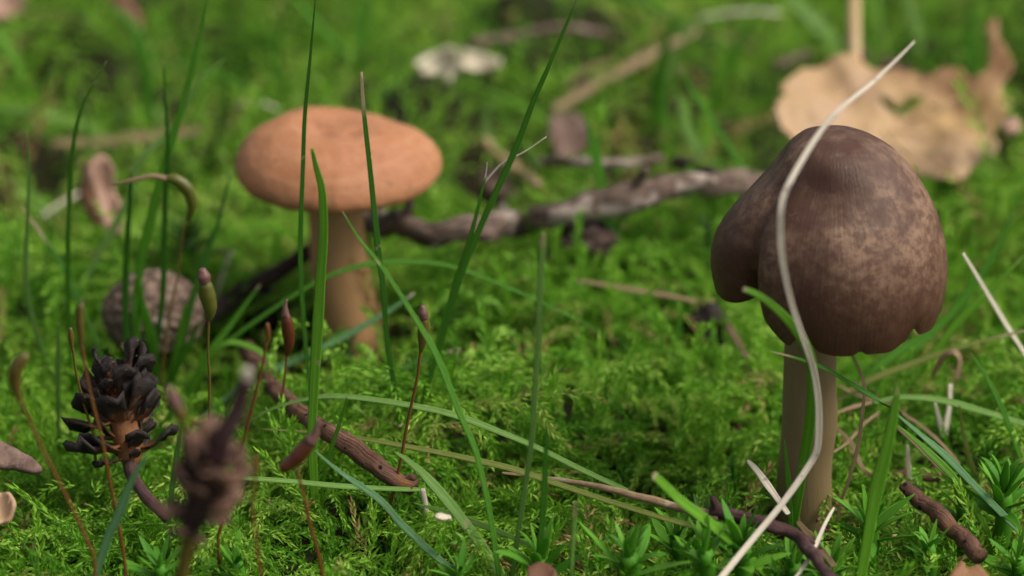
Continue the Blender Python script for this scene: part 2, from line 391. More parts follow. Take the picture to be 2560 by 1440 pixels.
# ------------------------------------------------------------------ moss carpet: thousands of leafy shoots
def leaf_tris(base, d, n, L, W):
    """pointed, folded leaf: 4 vertices, 2 triangles"""
    s = np.cross(d, n); s /= np.linalg.norm(s) + 1e-9
    n2 = np.cross(s, d)
    m = base + d * L * 0.40 + n2 * L * 0.06
    return [base, m + s * W * 0.5 + n2 * W * 0.18, base + d * L - n2 * L * 0.10, m - s * W * 0.5 + n2 * W * 0.18]
def unit(v): v = np.asarray(v, float); return v / (np.linalg.norm(v) + 1e-12)
def axis_leaves(P0, dirv, up, L, nl, leafL, leafW, rg, droop, spread, VV, FF, AA, a0=0.0, a1=1.0, flatness=0.4):
    p = np.array(P0, float); d = unit(dirv); step = L / nl
    ga = rg.uniform(0, 6.28)
    for i in range(nl):
        s = i / (nl - 1)
        d = unit(d + np.array([0, 0, -1.0]) * droop * step / L * 2.0 + rg.normal(0, 0.035, 3)); p = p + d * step
        side = unit(np.cross(d, up)); nrm = np.cross(side, d)
        ga += 2.4
        c, q = math.cos(ga), math.sin(ga) * (1 - flatness)
        out = unit(side * c + nrm * q)
        sp = spread * (1.0 - 0.55 * s)
        ld = unit(d * math.cos(sp) + out * math.sin(sp) + rg.normal(0, 0.10, 3))
        ll = leafL * (1.0 - 0.35 * s) * rg.uniform(0.75, 1.2) * (0.6 + 0.4 * min(1, i / 3))
        b = len(VV); VV.extend(leaf_tris(p, ld, out, ll, leafW * rg.uniform(0.8, 1.2)))
        FF.append((b, b + 1, b + 2)); FF.append((b, b + 2, b + 3))
        aa = a0 + (a1 - a0) * s
        AA.extend([aa * 0.8, aa, min(1, aa + 0.15), aa])
    return p, d
def proto(seed, big):
    """shoot along +X rising in Z, about one unit long; big = coarse version for far ground"""
    rg = np.random.default_rng(seed); VV, FF, AA = [], [], []
    kind = seed % 3
    e = rg.uniform(0.5, 1.1)
    d = np.array([math.cos(e), 0, math.sin(e)]); droop = rg.uniform(0.5, 1.2)
    if kind == 0:      # one simple feathery shoot
        axis_leaves((0, 0, 0), d, (0, 0, 1), 1.0, 30 if big else 62, 0.125, 0.027, rg, droop, 0.80, VV, FF, AA)
    elif kind == 1:    # forked shoot with side branches
        axis_leaves((0, 0, 0), d, (0, 0, 1), 1.0, 20 if big else 34, 0.115, 0.026, rg, droop, 0.75, VV, FF, AA)
        for i in range(3 if big else 5):
            s = 0.25 + 0.13 * i; an = (1 if i % 2 else -1) * rg.uniform(0.6, 1.1)
            p = np.array([s * math.cos(e) * 0.95, 0, s * math.sin(e) - 0.2 * droop * s * s])
            dd = unit([math.cos(an) * math.cos(e * 0.6), math.sin(an), math.sin(e * 0.6)])
            axis_leaves(p, dd, (0, 0, 1), rg.uniform(0.3, 0.5), 10 if big else 18, 0.095, 0.024, rg, droop * 0.6, 0.8, VV, FF, AA, 0.35, 1.0)
    else:              # upright bushy tip
        axis_leaves((0, 0, 0), unit((0.35, 0, 1)), (0, 1, 0.1), 0.9, 26 if big else 56, 0.135, 0.027, rg, 0.35, 1.0, VV, FF, AA, 0, 1, 0.0)
    return np.array(VV), np.array(FF), np.array(AA)
def scatter(name, pts, size, tint, protos, mat, rg):
    N = len(pts); which = rg.integers(0, len(protos), N); VS, FS, TS, AS = [], [], [], []; off = 0
    yaw = rg.uniform(0, 2 * math.pi, N); tx = rg.normal(0, 0.28, N); ty = rg.normal(0, 0.28, N)
    for k, (PV, PF, PA) in enumerate(protos):
        ii = np.nonzero(which == k)[0]
        if not len(ii): continue
        cy_, sy_ = np.cos(yaw[ii]), np.sin(yaw[ii]); n = len(ii)
        R = np.zeros((n, 3, 3)); R[:, 0, 0] = cy_; R[:, 0, 1] = -sy_; R[:, 1, 0] = sy_; R[:, 1, 1] = cy_; R[:, 2, 2] = 1
        A = np.zeros((n, 3, 3)); A[:, 0, 0] = 1; A[:, 1, 1] = 1; A[:, 2, 2] = 1; A[:, 0, 2] = tx[ii]; A[:, 1, 2] = ty[ii]
        R = A @ R * size[ii][:, None, None]
        W = np.einsum('nij,vj->nvi', R, PV) + pts[ii][:, None, :]
        nv = len(PV); VS.append(W.reshape(-1, 3))
        FS.append((PF[None] + (np.arange(n) * nv)[:, None, None] + off).reshape(-1, 3)); off += n * nv
        lt = np.repeat(tint[ii], nv) + np.repeat(rg.normal(0, 0.05, n * (nv // 4)), 4)
        TS.append(np.clip(lt, 0, 1)); AS.append(np.tile(PA, n))
    return obj(name, np.concatenate(VS), np.concatenate(FS), mat, None, {'tint': np.concatenate(TS), 'along': np.concatenate(AS)}, smooth=False)
def clump(x, y, k, p):
    return (np.sin(k * x + p) * np.sin(k * 0.83 * y + 1.7 * p) + 0.6 * np.sin(k * 1.9 * x - k * 1.3 * y + p * 2.3) + 0.5 * np.sin(k * 2.3 * y + k * .7 * x + p)) / 2.1
KEEP_OUT = []          # places kept free of shoots: stems of the mushrooms
PB = gpt(2010, 1232); PO = gpt(890, 868)
KEEP_OUT += [(PO[0] + 0.006, PO[1] - 0.05, 0.042), (PO[0] + 0.012, PO[1] - 0.10, 0.030), (PB[0], PB[1], 0.030), (PO[0] - 0.01, PO[1] + 0.02, 0.036)]
def moss_points(n, x0, x1, y0, y1, rg):
    x = rg.uniform(x0, x1, n); y = rg.uniform(y0, y1, n); ok = np.ones(n, bool)
    d = (y - CAM[1]) * 1.0; ok &= np.abs(x) < 0.5 * d / 3 * 1.30 + 0.16       # only a margin beyond what the lens takes in
    hol = np.zeros(n)
    for bx, by, rx, ry, hh in BUMPS:
        if hh < -.04: hol = np.maximum(hol, np.exp(-((x - bx) / rx) ** 2 - ((y - by) / ry) ** 2))
    ok &= rg.uniform(0, 1, n) > .55 * hol
    for kx, ky, kr in KEEP_OUT: ok &= (x - kx) ** 2 + (y - ky) ** 2 > kr * kr
    return x[ok], y[ok]
rg = np.random.default_rng(21)
x, y = moss_points(8200, -0.85, 0.85, -0.50, 0.56, rg)
gap = clump(x, y, 40, 0.3) + 0.6 * clump(x, y, 75, 1.3); ok = gap + rg.normal(0, .16, len(x)) > -0.30; x, y, gap = x[ok], y[ok], gap[ok]
c1 = clump(x, y, 24, 0.6); c2 = clump(x, y, 9, 2.2)
size = 0.088 * (1 + 0.30 * c1 + 0.30 * gap) * rg.uniform(0.65, 1.25, len(x))
tint = 0.36 + 0.20 * c2 + 0.12 * c1 + 0.08 * gap + rg.normal(0, 0.12, len(x)); br = rg.uniform(0, 1, len(x)) < 0.03; tint[br] = 1.0
pts = np.stack([x, y, hgt(x, y) - 0.072 + 0.010 * c1], 1)
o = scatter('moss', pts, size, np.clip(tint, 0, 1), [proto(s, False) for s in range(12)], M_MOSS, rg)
tag(o, 'low feathery green moss carpet around the mushroom stems', 'moss', kind='stuff')
x, y = moss_points(10500, -1.3, 1.3, 0.52, 2.3, rg)
gap = clump(x, y, 22, 0.9) + 0.6 * clump(x, y, 43, 2.3); ok = gap + rg.normal(0, .16, len(x)) > -0.16; x, y, gap = x[ok], y[ok], gap[ok]
c1 = clump(x, y, 15, 1.1); c2 = clump(x, y, 6, 0.7)
size = 0.135 * (1 + 0.35 * c1 + 0.45 * gap) * rg.uniform(0.7, 1.25, len(x))
tint = 0.54 + 0.24 * c2 + 0.14 * c1 + 0.10 * gap + rg.normal(0, 0.12, len(x)); br = (rg.uniform(0, 1, len(x)) < 0.02) | ((clump(x, y, 8, 3.1) > .62) & (rg.uniform(0, 1, len(x)) < .55)); tint[br] = 1.0
pts = np.stack([x, y, hgt(x, y) - 0.082 + 0.016 * c1], 1)
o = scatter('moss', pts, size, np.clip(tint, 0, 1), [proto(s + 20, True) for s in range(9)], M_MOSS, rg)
tag(o, 'looser moss carpet stretching away behind the bark-covered branch', 'moss', kind='stuff')

# long arching shoots lying on top of the carpet
def hero(seed):
    rg = np.random.default_rng(seed); VV, FF, AA = [], [], []
    axis_leaves((0, 0, 0), unit((1, 0, rg.uniform(.35, .75))), (0, 0, 1), 1.0, 84, 0.100, 0.021, rg, rg.uniform(.55, .9), 0.95, VV, FF, AA, .2, 1.0, .25)
    if seed % 2:
        for q in (.22, .35, .48, .62, .74):
            an = (1 if q in (.22, .48, .74) else -1) * .75
            axis_leaves((q * .9, 0, q * .4), unit((math.cos(an), math.sin(an), .35)), (0, 0, 1), .36, 28, .080, .018, rg, .7, .9, VV, FF, AA, .4, 1.0, .25)
    return np.array(VV), np.array(FF), np.array(AA)
rg = np.random.default_rng(33)
x, y = moss_points(3600, -0.85, 0.85, -0.45, 0.80, rg); c1 = clump(x, y, 11, 1.9); ok = (c1 > -.35) & (clump(x, y, 40, 0.3) + .5 * clump(x, y, 75, 1.3) > .02); x, y, c1 = x[ok], y[ok], c1[ok]
pts = np.stack([x, y, hgt(x, y) - .040], 1)
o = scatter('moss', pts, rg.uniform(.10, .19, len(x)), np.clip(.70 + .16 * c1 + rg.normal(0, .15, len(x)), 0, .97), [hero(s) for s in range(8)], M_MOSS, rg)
tag(o, 'pale feathery moss shoots arching over the moss carpet', 'moss', kind='stuff')

# crumbs of leaf and bark caught in the moss
rg = np.random.default_rng(71)
x, y = moss_points(1500, -0.9, 0.9, -0.45, 1.6, rg); VV, FF, TT = [], [], []
for i in range(len(x)):
    L = rg.uniform(.003, .011) * (1 + .6 * max(0, y[i])); w = L * rg.uniform(.2, .7); a = rg.uniform(0, 6.28); e = rg.normal(0, .4); z = float(hgt(x[i], y[i])) + rg.uniform(-.02, .008)
    d = np.array([math.cos(a) * math.cos(e), math.sin(a) * math.cos(e), math.sin(e)]); sd = unit(np.cross(d, (rg.normal(0, .4), rg.normal(0, .4), 1))); up = np.cross(sd, d) * L * .12; p = np.array([x[i], y[i], z])
    b_ = len(VV); VV += [p - d * L * .5, p + sd * w * .5 + up, p + d * L * .5, p - sd * w * .5 + up, p + up * 2.5]; FF += [(b_, b_ + 1, b_ + 4), (b_ + 1, b_ + 2, b_ + 4), (b_ + 2, b_ + 3, b_ + 4), (b_ + 3, b_, b_ + 4), (b_, b_ + 3, b_ + 1), (b_ + 1, b_ + 3, b_ + 2)]; TT += [rg.uniform()] * 5
t = NT('litter_crumb'); t.color(t.ramp(t.attr('tint').outputs['Fac'], [(0, (0.03, 0.016, 0.009)), (.5, (0.10, 0.05, 0.025)), (.85, (0.24, 0.15, 0.08)), (1, (0.40, 0.31, 0.19))]), .8, .2)
tag(obj('leaf_litter', np.array(VV), np.array(FF), t.m, None, {'tint': np.array(TT)}, smooth=False), 'brown crumbs of leaf and bark caught in the moss', 'litter', kind='stuff')

# ------------------------------------------------------------------ the two mushrooms
def place(o, loc, rx=0, ry=0, rz=0, s=1.0):
    o.location = [float(c) for c in loc]; o.rotation_euler = (rx, ry, rz); o.scale = (s, s, s); return o
def gill_ring(prof_r, z_of, n):
    V = []; F = []; R = len(prof_r)
    for j, r in enumerate(prof_r):
        for k in range(n):
            th = 2 * math.pi * k / n; q = r(th) if callable(r) else r
            V.append((q * math.cos(th), q * math.sin(th), z_of(j / (R - 1), th) + (3.5 if k % 2 else -3.5)))
    for j in range(R - 1):
        for k in range(n):
            k2 = (k + 1) % n; F.append((j * n + k, j * n + k2, (j + 1) * n + k2, (j + 1) * n + k))
    return np.array(V), F
def angd(a, b): return (a - b + math.pi) % (2 * math.pi) - math.pi

# orange one
YO = PO[1] + 0.022
base = at_y(886, 905, YO)
root = empty('mushroom', base)
tag(root, 'orange-capped mushroom with a broad flattened cap and pale orange stem', 'mushroom')
C = at_y(842, 408, YO); k = pxs(C)
prof = spline([(0.5, 96), (24, 95), (48, 94), (76, 99), (115, 103), (162, 92), (203, 70), (232, 43), (250, 14), (256, -10), (250, -28), (232, -38), (200, -32)], 64)
def fo(th, t, r, z):
    r2 = r * (1 + 0.020 * math.sin(2 * th + 0.5) + 0.014 * math.sin(3 * th + 1.0) + 0.008 * math.sin(7 * th) + 0.012 * mnoise.noise((math.cos(th) * 6, math.sin(th) * 6, 3.0)))
    dent = math.exp(-(angd(th, 0.8) / 0.7) ** 2) * math.exp(-((r - 170) / 70) ** 2)
    bulge = math.exp(-(angd(th, 2.1) / 0.8) ** 2) * math.exp(-((r - 150) / 90) ** 2)
    pit = math.exp(-(angd(th, 4.0) / 0.7) ** 2) * math.exp(-((r - 45) / 26) ** 2) + math.exp(-(angd(th, 5.6) / 0.5) ** 2) * math.exp(-((r - 62) / 26) ** 2)
    hump = math.exp(-((r * math.cos(th) - 28) ** 2 + (r * math.sin(th) - 10) ** 2) / 26.0 ** 2)
    z2 = z - 17 * dent + 6 * bulge - 9 * pit + 5 * hump + 4 * math.sin(2 * th + 1) * (r / 250) + 4.0 * mnoise.noise((r * math.cos(th) / 50, r * math.sin(th) / 50, 1.3)) + 1.6 * mnoise.noise((r * math.cos(th) / 16, r * math.sin(th) / 16, 4.3))
    return r2, z2
V, F, A = lathe(prof, 128, fo); V = V * k
cap = obj('cap', V, F, M_OCAP, None, A)
place(cap, C - np.array(root.location), ry=math.radians(1.0)); cap.parent = root
GV, GF = gill_ring([205, 150, 100, 60], lambda s, th: -33 + 26 * s, 220)
gl = obj('gills', GV * k, GF, M_OGILL, cap, smooth=False)
sp = [at_y(840, 440, YO), at_y(841, 520, YO), at_y(846, 610, YO), at_y(856, 700, YO), at_y(872, 790, YO), at_y(888, 870, YO), at_y(896, 990, YO)]
wp = spline([[146], [140], [138], [145], [156], [168], [172]], 60)[:, 0] * k
V, F, A = tube(spline(sp, 60), wp, 0.95, 40, wob=0.035, seed=3)
st = obj('stem', V, F, M_OSTEM, None, A); adopt(st, root)

# brown one
YB = PB[1] + 0.026
root = empty('mushroom', at_y(2010, 1262, YB))
tag(root, 'brown bell-capped mushroom with a folded wavy cap edge and beige stem', 'mushroom')
C = at_y(2070, 690, YB); k = pxs(C)
n = 80; prof = []
for j in range(n):
    ph = 0.004 + 1.87 * j / (n - 1)
    prof.append((289 * math.sin(ph) ** 0.94, 330 * math.cos(ph) + 56 * max(0.0, math.cos(ph)) ** 1.5))
TG = math.radians(215)
def fb(th, t, r, z):
    left = math.exp(-(angd(th, math.radians(182)) / 0.50) ** 2)
    grv = math.exp(-(abs(angd(th, TG)) / 0.15) ** 1.6)
    q = max(0.0, (t - 0.30) / 0.70)
    r = r * (1 + 0.03 * math.sin(2 * th + 2.2) * t)
    r -= 92 * grv * q ** 1.2
    r += 10 * left * math.sin(math.pi * min(1, t)) * 0 - 62 * math.exp(-(angd(th, math.radians(172)) / 0.75) ** 2) * math.exp(-((t - 0.42) / 0.21) ** 2)
    z += left * 80 * q ** 1.3
    z += grv * 84 * q ** 1.7
    z += 52 * q ** 2.0 * math.exp(-(angd(th, math.radians(232)) / 0.20) ** 2)
    z += 36 * q ** 2.2 * math.exp(-(angd(th, -.1) / 0.75) ** 2)
    # hollow across the front face
    fr = math.exp(-(angd(th, math.radians(250)) / 0.62) ** 2)
    r -= 40 * fr * math.exp(-((t - 0.40) / 0.13) ** 2); r += 12 * math.exp(-(angd(th, math.radians(285)) / 0.6) ** 2) * math.exp(-((t - 0.68) / 0.2) ** 2)
    # wavy, scalloped edge
    e = max(0.0, (t - 0.80) / 0.20)
    z += e ** 2 * (5 * math.sin(7 * th + 1.0) + 3 * math.sin(13 * th + 0.4) + 6 * mnoise.noise((th * 5, 2.2, 0)))
    for nt_, dp, wd in ((249, 30, 0.05), (257, 18, 0.035), (282, 12, 0.04), (313, 24, 0.045), (340, 12, 0.05)):
        z += e ** 2 * dp * math.exp(-(angd(th, math.radians(nt_)) / wd) ** 2)
    z += 3.0 * mnoise.noise((r * math.cos(th) / 40, r * math.sin(th) / 40, z / 40)); r += 4.0 * t * mnoise.noise((math.cos(th) * 3, math.sin(th) * 3, t * 3 + 5))
    return r, z
V, F, A = lathe(prof, 220, fb); V = V * k
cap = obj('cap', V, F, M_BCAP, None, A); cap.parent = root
place(cap, C - np.array(root.location), rx=math.radians(-1))
def rimr(f):
    return lambda th: f * (250 - 95 * math.exp(-(angd(th, TG) / 0.16) ** 2))
GV, GF = gill_ring([rimr(1.0), rimr(0.75), rimr(0.5), rimr(0.25)], lambda s, th: -70 + 80 * math.exp(-(angd(th, math.radians(182)) / 0.5) ** 2) * (1 - s) + 84 * math.exp(-(angd(th, TG) / 0.16) ** 2) * (1 - s) + 46 * math.exp(-(angd(th, -.1) / 0.75) ** 2) * (1 - s) + 200 * s, 240)
gl = obj('gills', GV * k, GF, M_BGILL, cap, smooth=False)
sp = [at_y(2036, 620, YB), at_y(2030, 760, YB), at_y(2026, 870, YB), at_y(2024, 960, YB), at_y(2023, 1060, YB), at_y(2012, 1160, YB), at_y(2012, 1250, YB), at_y(2012, 1360, YB)]
wp = spline([[118], [126], [130], [133], [139], [136], [143], [150]], 60)[:, 0] * k
V, F, A = tube(spline(sp, 60), wp, 0.95, 40, wob=0.035, seed=9)
st = obj('stem', V, F, M_BSTEM, None, A); adopt(st, root)

# ------------------------------------------------------------------ grass blades, dead and alive
def path3(pts, dy=0.0, lift=None, n=40, base_extend=0.05, both=False):
    """photo points from tip to base -> places; depth runs from the blade's foot in the moss"""
    P = [tuple(p) for p in pts]; s = [0.0]
    for a, b in zip(P[:-1], P[1:]): s.append(s[-1] + math.hypot(a[0] - b[0], a[1] - b[1]))
    ys = [p[2] if len(p) > 2 else None for p in P]
    if ys[-1] is None: ys[-1] = gpt(P[-1][0], min(P[-1][1], 1470), lift or 0.0)[1]
    if ys[0] is None: ys[0] = gpt(P[0][0], P[0][1], lift or 0.02)[1] if both else ys[-1] + dy
    ks = [i for i, v in enumerate(ys) if v is not None]
    yy = np.interp(s, [s[i] for i in ks], [ys[i] for i in ks])
    Q = [at_y(p[0], p[1], v) for p, v in zip(P, yy)]
    C = spline(Q, n)
    return C
def blade(label, pts, w=12, c='green', dy=0.0, both=False, lift=None, dry=0.03, flat=0.26, group=None, tipw=0.12, name='grass_stalk', cat='grass blade', n=40, basew=0.75, parent=None, foot=True, seed=None, keel=0.42, peak=0.55):
    C = path3(pts, dy, lift, n, both=both)
    if foot and not both:            # root it in the moss
        d = C[-1] - C[-4]; d = d / (np.linalg.norm(d) + 1e-9); g = np.array([d[0] * 0.4, d[1] * 0.4, -1.0])
        C = np.concatenate([C, [C[-1] + g * 0.015, C[-1] + g * 0.032]])
    m = len(C); u = np.linspace(0, 1, m)
    prof_ = np.where(u < peak, tipw + (1 - tipw) * np.sin(np.clip(u / peak, 0, 1) * math.pi / 2) ** 0.8, 1 - (1 - basew) * ((u - peak) / (1 - peak)))
    sd = seed if seed is not None else len(bpy.data.objects)
    r_ = np.random.default_rng(sd)
    W = prof_ * w * 1.12 * np.array([pxs(p) for p in C]) * (1 + 0.05 * np.sin(u * 17 + sd))
    V, F, A = tube(C, W, flat, 8, (r_.uniform(-0.4, 0.4), -1, 0.75 + r_.uniform(-0.2, 0.4)), keel=keel, seed=sd, twist=r_.uniform(-0.5, 0.5))
    A['dry'] = np.clip((dry - A['along']) / (0.35 * dry + 0.004) + 0.3, 0, 1) if dry > 0 else np.zeros(len(V))
    if parent is not None:
        o = obj(name, V, F, BL[c], None, A); return adopt(o, parent)
    B = C[-1]
    o = obj(name, V - B, F, BL[c], None, A); o.location = B.tolist()
    return tag(o, label, cat, group)

# the tussock on the left: one plant, many blades
tus = gpt(395, 990); TY = tus[1]
root = empty('grass_tuft', tus + np.array([0, 0, -0.03]))
tag(root, 'tuft of upright fine grass growing between the seed ball and the open cone', 'grass tuft')
for pts, w, c, dr, dy in [
    ([(410, 150), (413, 260), (420, 370), (414, 480), (410, 600), (408, 720), (396, 830), (385, 925), (384, 985)], 12, 'dark', .02, -.01),
    ([(522, -20), (500, 90), (465, 230), (425, 370), (405, 440), (378, 545), (352, 660), (340, 760), (345, 880), (372, 985)], 17, 'green', 0, .02),
    ([(330, 418), (326, 480), (319, 600), (314, 700), (318, 860), (336, 1000), (345, 1040)], 14, 'dark', .03, .0),
    ([(340, 688), (352, 745), (366, 800), (381, 870), (385, 930), (392, 985)], 20, 'green', .02, -.02),
    ([(465, 745), (456, 800), (444, 860), (428, 930), (412, 985)], 15, 'bright', .06, -.01),
    ([(505, 795), (478, 850), (450, 905), (430, 950), (415, 990)], 13, 'green', .02, -.02),
    ([(505, 690), (480, 770), (462, 840), (440, 910), (408, 985)], 10, 'dark', 0, .03),
    ([(305, 860), (330, 890), (360, 930), (383, 965), (395, 995)], 17, 'yellow', .12, -.02),
    ([(650, 712), (600, 780), (560, 835), (520, 885), (480, 960), (455, 1010)], 14, 'green', .03, .03),
    ([(580, 420), (560, 500), (540, 575), (512, 645), (480, 745), (445, 870), (415, 985)], 12, 'dark', .03, .05),
    ([(410, 1010), (340, 1072), (270, 1165)], 13, 'bright', .0, .0),
    ([(360, 700), (350, 770), (338, 850), (335, 930), (345, 1010)], 14, 'green', .02, .0),
    ([(445, 1000), (425, 1040), (390, 1095), (385, 1150)], 14, 'green', .02, .0)]:
    blade(None, pts, w * 1.2, c, dy, dry=dr, name='blade', parent=root)

blade('tall lone blade with a whitish node standing beside the grass tuft', [(267, 152), (238, 205), (207, 262), (185, 350), (174, 480), (170, 640), (172, 790), (178, 930), (185, 1000)], 13, 'green', .0, dry=.015)
blade('pale slender blade curving down toward the black open cone', [(68, 325), (72, 420), (70, 520), (65, 640), (67, 720), (90, 830), (125, 920), (155, 985)], 13, 'pale', .02)
blade('dark blade with a dry brown tip leaning against the tall noded blade', [(52, 512), (75, 545), (115, 602), (165, 680), (205, 770), (240, 850), (255, 900)], 11, 'dark', .04, dry=.28)
blade('short pale upright blade close beside the black open cone', [(145, 805), (146, 870), (145, 950), (146, 1060)], 14, 'pale', -.01)
blade('blue-green blade crossing beside the fallen cone stalk', [(372, 1132), (330, 1200), (297, 1285), (268, 1350), (232, 1460)], 22, 'blue', .0, dry=0)
blade('pale blade between the two woody cones', [(455, 1050), (442, 1130), (428, 1240), (420, 1330)], 20, 'pale', -.04, dry=.02)
blade('very tall thin dark blade crossing in front of the orange cap', [(790, -25), (783, 60), (774, 160), (762, 290), (757, 430), (752, 560), (752, 700), (763, 850), (773, 960), (778, 1040)], 11, 'dark', .02, dry=0)
b_ = blade('broad bright blade with a torn tip in front of the orange mushroom stem', [(780, 372), (788, 410), (803, 465), (808, 520), (808, 600), (801, 700), (795, 800), (786, 950), (780, 1080), (784, 1200)], 25, 'bright', .0, dry=.0, tipw=.3)
blade('thin blade with a frayed brown tip crossing the orange cap', [(904, 180), (907, 250), (915, 330), (925, 420), (935, 520), (946, 630), (958, 720), (968, 860), (985, 960), (998, 1040)], 14, 'dark', .03, dry=.13, tipw=.4)
blade('blade with a pale cut tip below the orange cap, bending down to the front moss', [(856, 528), (900, 600), (946, 655), (1000, 735), (1050, 815), (1090, 885), (1148, 1030), (1190, 1130), (1224, 1280), (1245, 1420), (1250, 1460)], 15, 'green', .12, dry=.01)
blade('long slanting blade with a dry tip rising between the two mushrooms', [(1450, -30), (1432, 25), (1410, 75), (1370, 170), (1335, 250), (1290, 370), (1240, 480), (1200, 570), (1152, 690), (1128, 765), (1092, 890), (1062, 985)], 16, 'green', .0, dry=.05)
b_ = blade('shorter slanting blade with forked bleached threads at its tip', [(1216, 440), (1206, 472), (1190, 540), (1165, 630), (1140, 700), (1112, 800), (1082, 900), (1072, 960)], 13, 'green', -.005, dry=.02)
yb = b_.location.y
for pts, w in (([(1366, 342), (1310, 380), (1260, 405), (1232, 432), (1210, 458)], 6), ([(1218, 405), (1216, 425), (1210, 460)], 4)):
    q = [(a, b, yb - .004) for a, b in pts]
    C_ = path3(q, n=20); V, F, A = tube(C_, np.linspace(.4, 1, 20) * w * pxs(C_[0]), .5, 6); A['dry'] = np.zeros(len(V))
    o = obj('thread', V - np.array(b_.location), F, BL['white'], b_, A)
blade('upright pale stalk with a hair tip standing in the middle of the moss', [(1358, 578), (1356, 620), (1354, 650), (1350, 720), (1345, 860), (1336, 1000), (1328, 1110), (1308, 1250), (1280, 1440)], 15, 'pale', -.02, dry=.07, tipw=.12, peak=.08)
blade('long green arch looping over the orange stem toward the brown mushroom', [(1546, 852), (1420, 788), (1300, 732), (1150, 672), (1060, 656), (940, 658), (840, 682), (745, 732), (640, 802), (575, 850), (528, 892), (500, 960), (480, 1010)], 12, 'green', -.05, dry=.01)
blade('bright arching blade hooping low beside the grass tuft', [(772, 1045), (745, 985), (715, 940), (655, 882), (612, 862), (575, 856), (545, 872), (520, 905), (490, 965), (468, 1030)], 13, 'bright', -.02, dry=0)
blade('blue-green blade with a whitish tip crossing the foot of the orange stem', [(1035, 733), (1010, 752), (960, 785), (860, 842), (760, 890), (650, 942), (560, 1000), (490, 1060)], 16, 'blue', .05, dry=.06, tipw=.3)
blade('dark blade with a split straw tip lying below the orange stem', [(1155, 873), (1120, 880), (1090, 890), (1040, 908), (960, 945), (880, 985), (790, 1010), (700, 1032), (620, 1062)], 14, 'dark', .06, dry=.09, tipw=.5)
blade('long pale arch lying over the moss toward the beige stalk', [(612, 1062), (680, 1022), (780, 995), (860, 991), (1000, 1009), (1130, 1036), (1250, 1080), (1350, 1122), (1450, 1172), (1570, 1228)], 15, 'pale', both=True, lift=.03, dry=.0)
blade('yellow-green stem running under the beige stalk in the front moss', [(640, 1072), (780, 1080), (900, 1096), (1050, 1122), (1150, 1142), (1280, 1172), (1400, 1212), (1520, 1252), (1720, 1312), (1880, 1342)], 14, 'yellow', both=True, lift=.032, dry=0)
b_ = blade('level pale blade in the front moss ending in a broken white splinter', [(1058, 1224), (980, 1222), (850, 1215), (700, 1201), (590, 1194)], 13, 'pale', both=True, lift=.035, dry=.0, tipw=.7)
q = [(1056, 1222), (1062, 1252), (1068, 1292)]; yb = gpt(1056, 1222, .035)[1] - .006
C_ = path3([(a, b, yb) for a, b in q], n=12); V, F, A = tube(C_, 14 * pxs(C_[0]), .4, 6); A['dry'] = np.zeros(len(V))
obj('splinter', V - np.array(b_.location), F, BL['white'], b_, A)
blade('broad pale blade sloping down through the front moss', [(985, 1128), (1020, 1152), (1065, 1192), (1130, 1266), (1180, 1332), (1228, 1400), (1255, 1450)], 25, 'pale', .06, dry=0)
blade('blue-green blade sloping past the red-brown twig into the front moss', [(785, 1125), (850, 1180), (950, 1250), (1005, 1312), (1100, 1400), (1175, 1450)], 17, 'blue', .06, dry=0)
blade('short pale blade lying flat on the front moss', [(1030, 1256), (1130, 1286), (1250, 1330), (1345, 1372)], 14, 'pale', both=True, lift=.03, dry=0)
blade('single dull stub with a white cut end in the front moss', [(1440, 1258), (1437, 1290), (1434, 1350), (1428, 1450)], 20, 'pale', -.12, dry=.25, tipw=.5)
blade('dark upright blade beside the pale stalk', [(1366, 1045), (1364, 1150), (1356, 1300), (1338, 1450)], 16, 'dark', -.03, dry=0)
blade('thick bright blade with a cut pale tip leaning toward the dead arch', [(1634, 1188), (1660, 1212), (1700, 1250), (1780, 1312), (1850, 1372), (1935, 1455)], 27, 'bright', -.06, dry=.03, tipw=.7)
blade('slim bright blade crossing the red-brown twig', [(868, 990), (852, 1050), (822, 1140), (806, 1215)], 11, 'bright', -.01, dry=.02)
blade('blade with a tan tip leaning behind the brown cap', [(1698, 165), (1712, 195), (1745, 250), (1800, 332), (1870, 442), (1930, 540), (1960, 610)], 16, 'green', .0, dry=.07)
blade('green blade hooked over the brown mushroom stem', [(1858, 722, -.245), (1900, 740, -.24), (1960, 790, -.23), (2003, 845, -.215), (2027, 900, -.2), (2031, 960, -.19), (2024, 1060, -.18), (2004, 1190, -.17), (1985, 1310, -.165), (1968, 1450, -.165)], 26, 'bright', dry=.02, tipw=.45)
blade('thin dark strand crossing the brown stem below its cap', [(1924, 878, -.15), (1990, 895, -.15), (2060, 920, -.14), (2130, 960, -.12), (2200, 1002, -.1), (2260, 1035)], 13, 'dark', dry=.1)
blade('broad bright blade growing out of the large star moss', [(2242, 958), (2240, 1000), (2222, 1100), (2192, 1220), (2172, 1330), (2150, 1455)], 32, 'bright', .0, dry=0)
blade('pale stalk arching away level from beside the brown stem', [(2180, 1006), (2260, 993), (2350, 1000), (2450, 1026), (2570, 1064), (2620, 1090)], 16, 'pale', .0, dry=0, tipw=.6)
blade('long blue-green blade slanting down over the peeled twig', [(2235, 1030), (2300, 1085), (2370, 1145), (2450, 1228), (2580, 1360)], 17, 'blue', .03, dry=0)
blade('bright green blade slanting just below the long blue-green one', [(2240, 1060), (2310, 1120), (2380, 1190), (2430, 1260), (2470, 1330)], 18, 'bright', .03, dry=0)
blade('yellow-tipped blade crossing behind the brown stem', [(2580, 822), (2420, 862), (2300, 902), (2170, 952), (2080, 1010), (2040, 1050)], 18, 'yellow', .0, dry=.12)
blade('stiff upright green blade beside the brown cap', [(2432, 543), (2431, 640), (2420, 722), (2404, 800), (2385, 900)], 14, 'bright', .02, dry=.0)
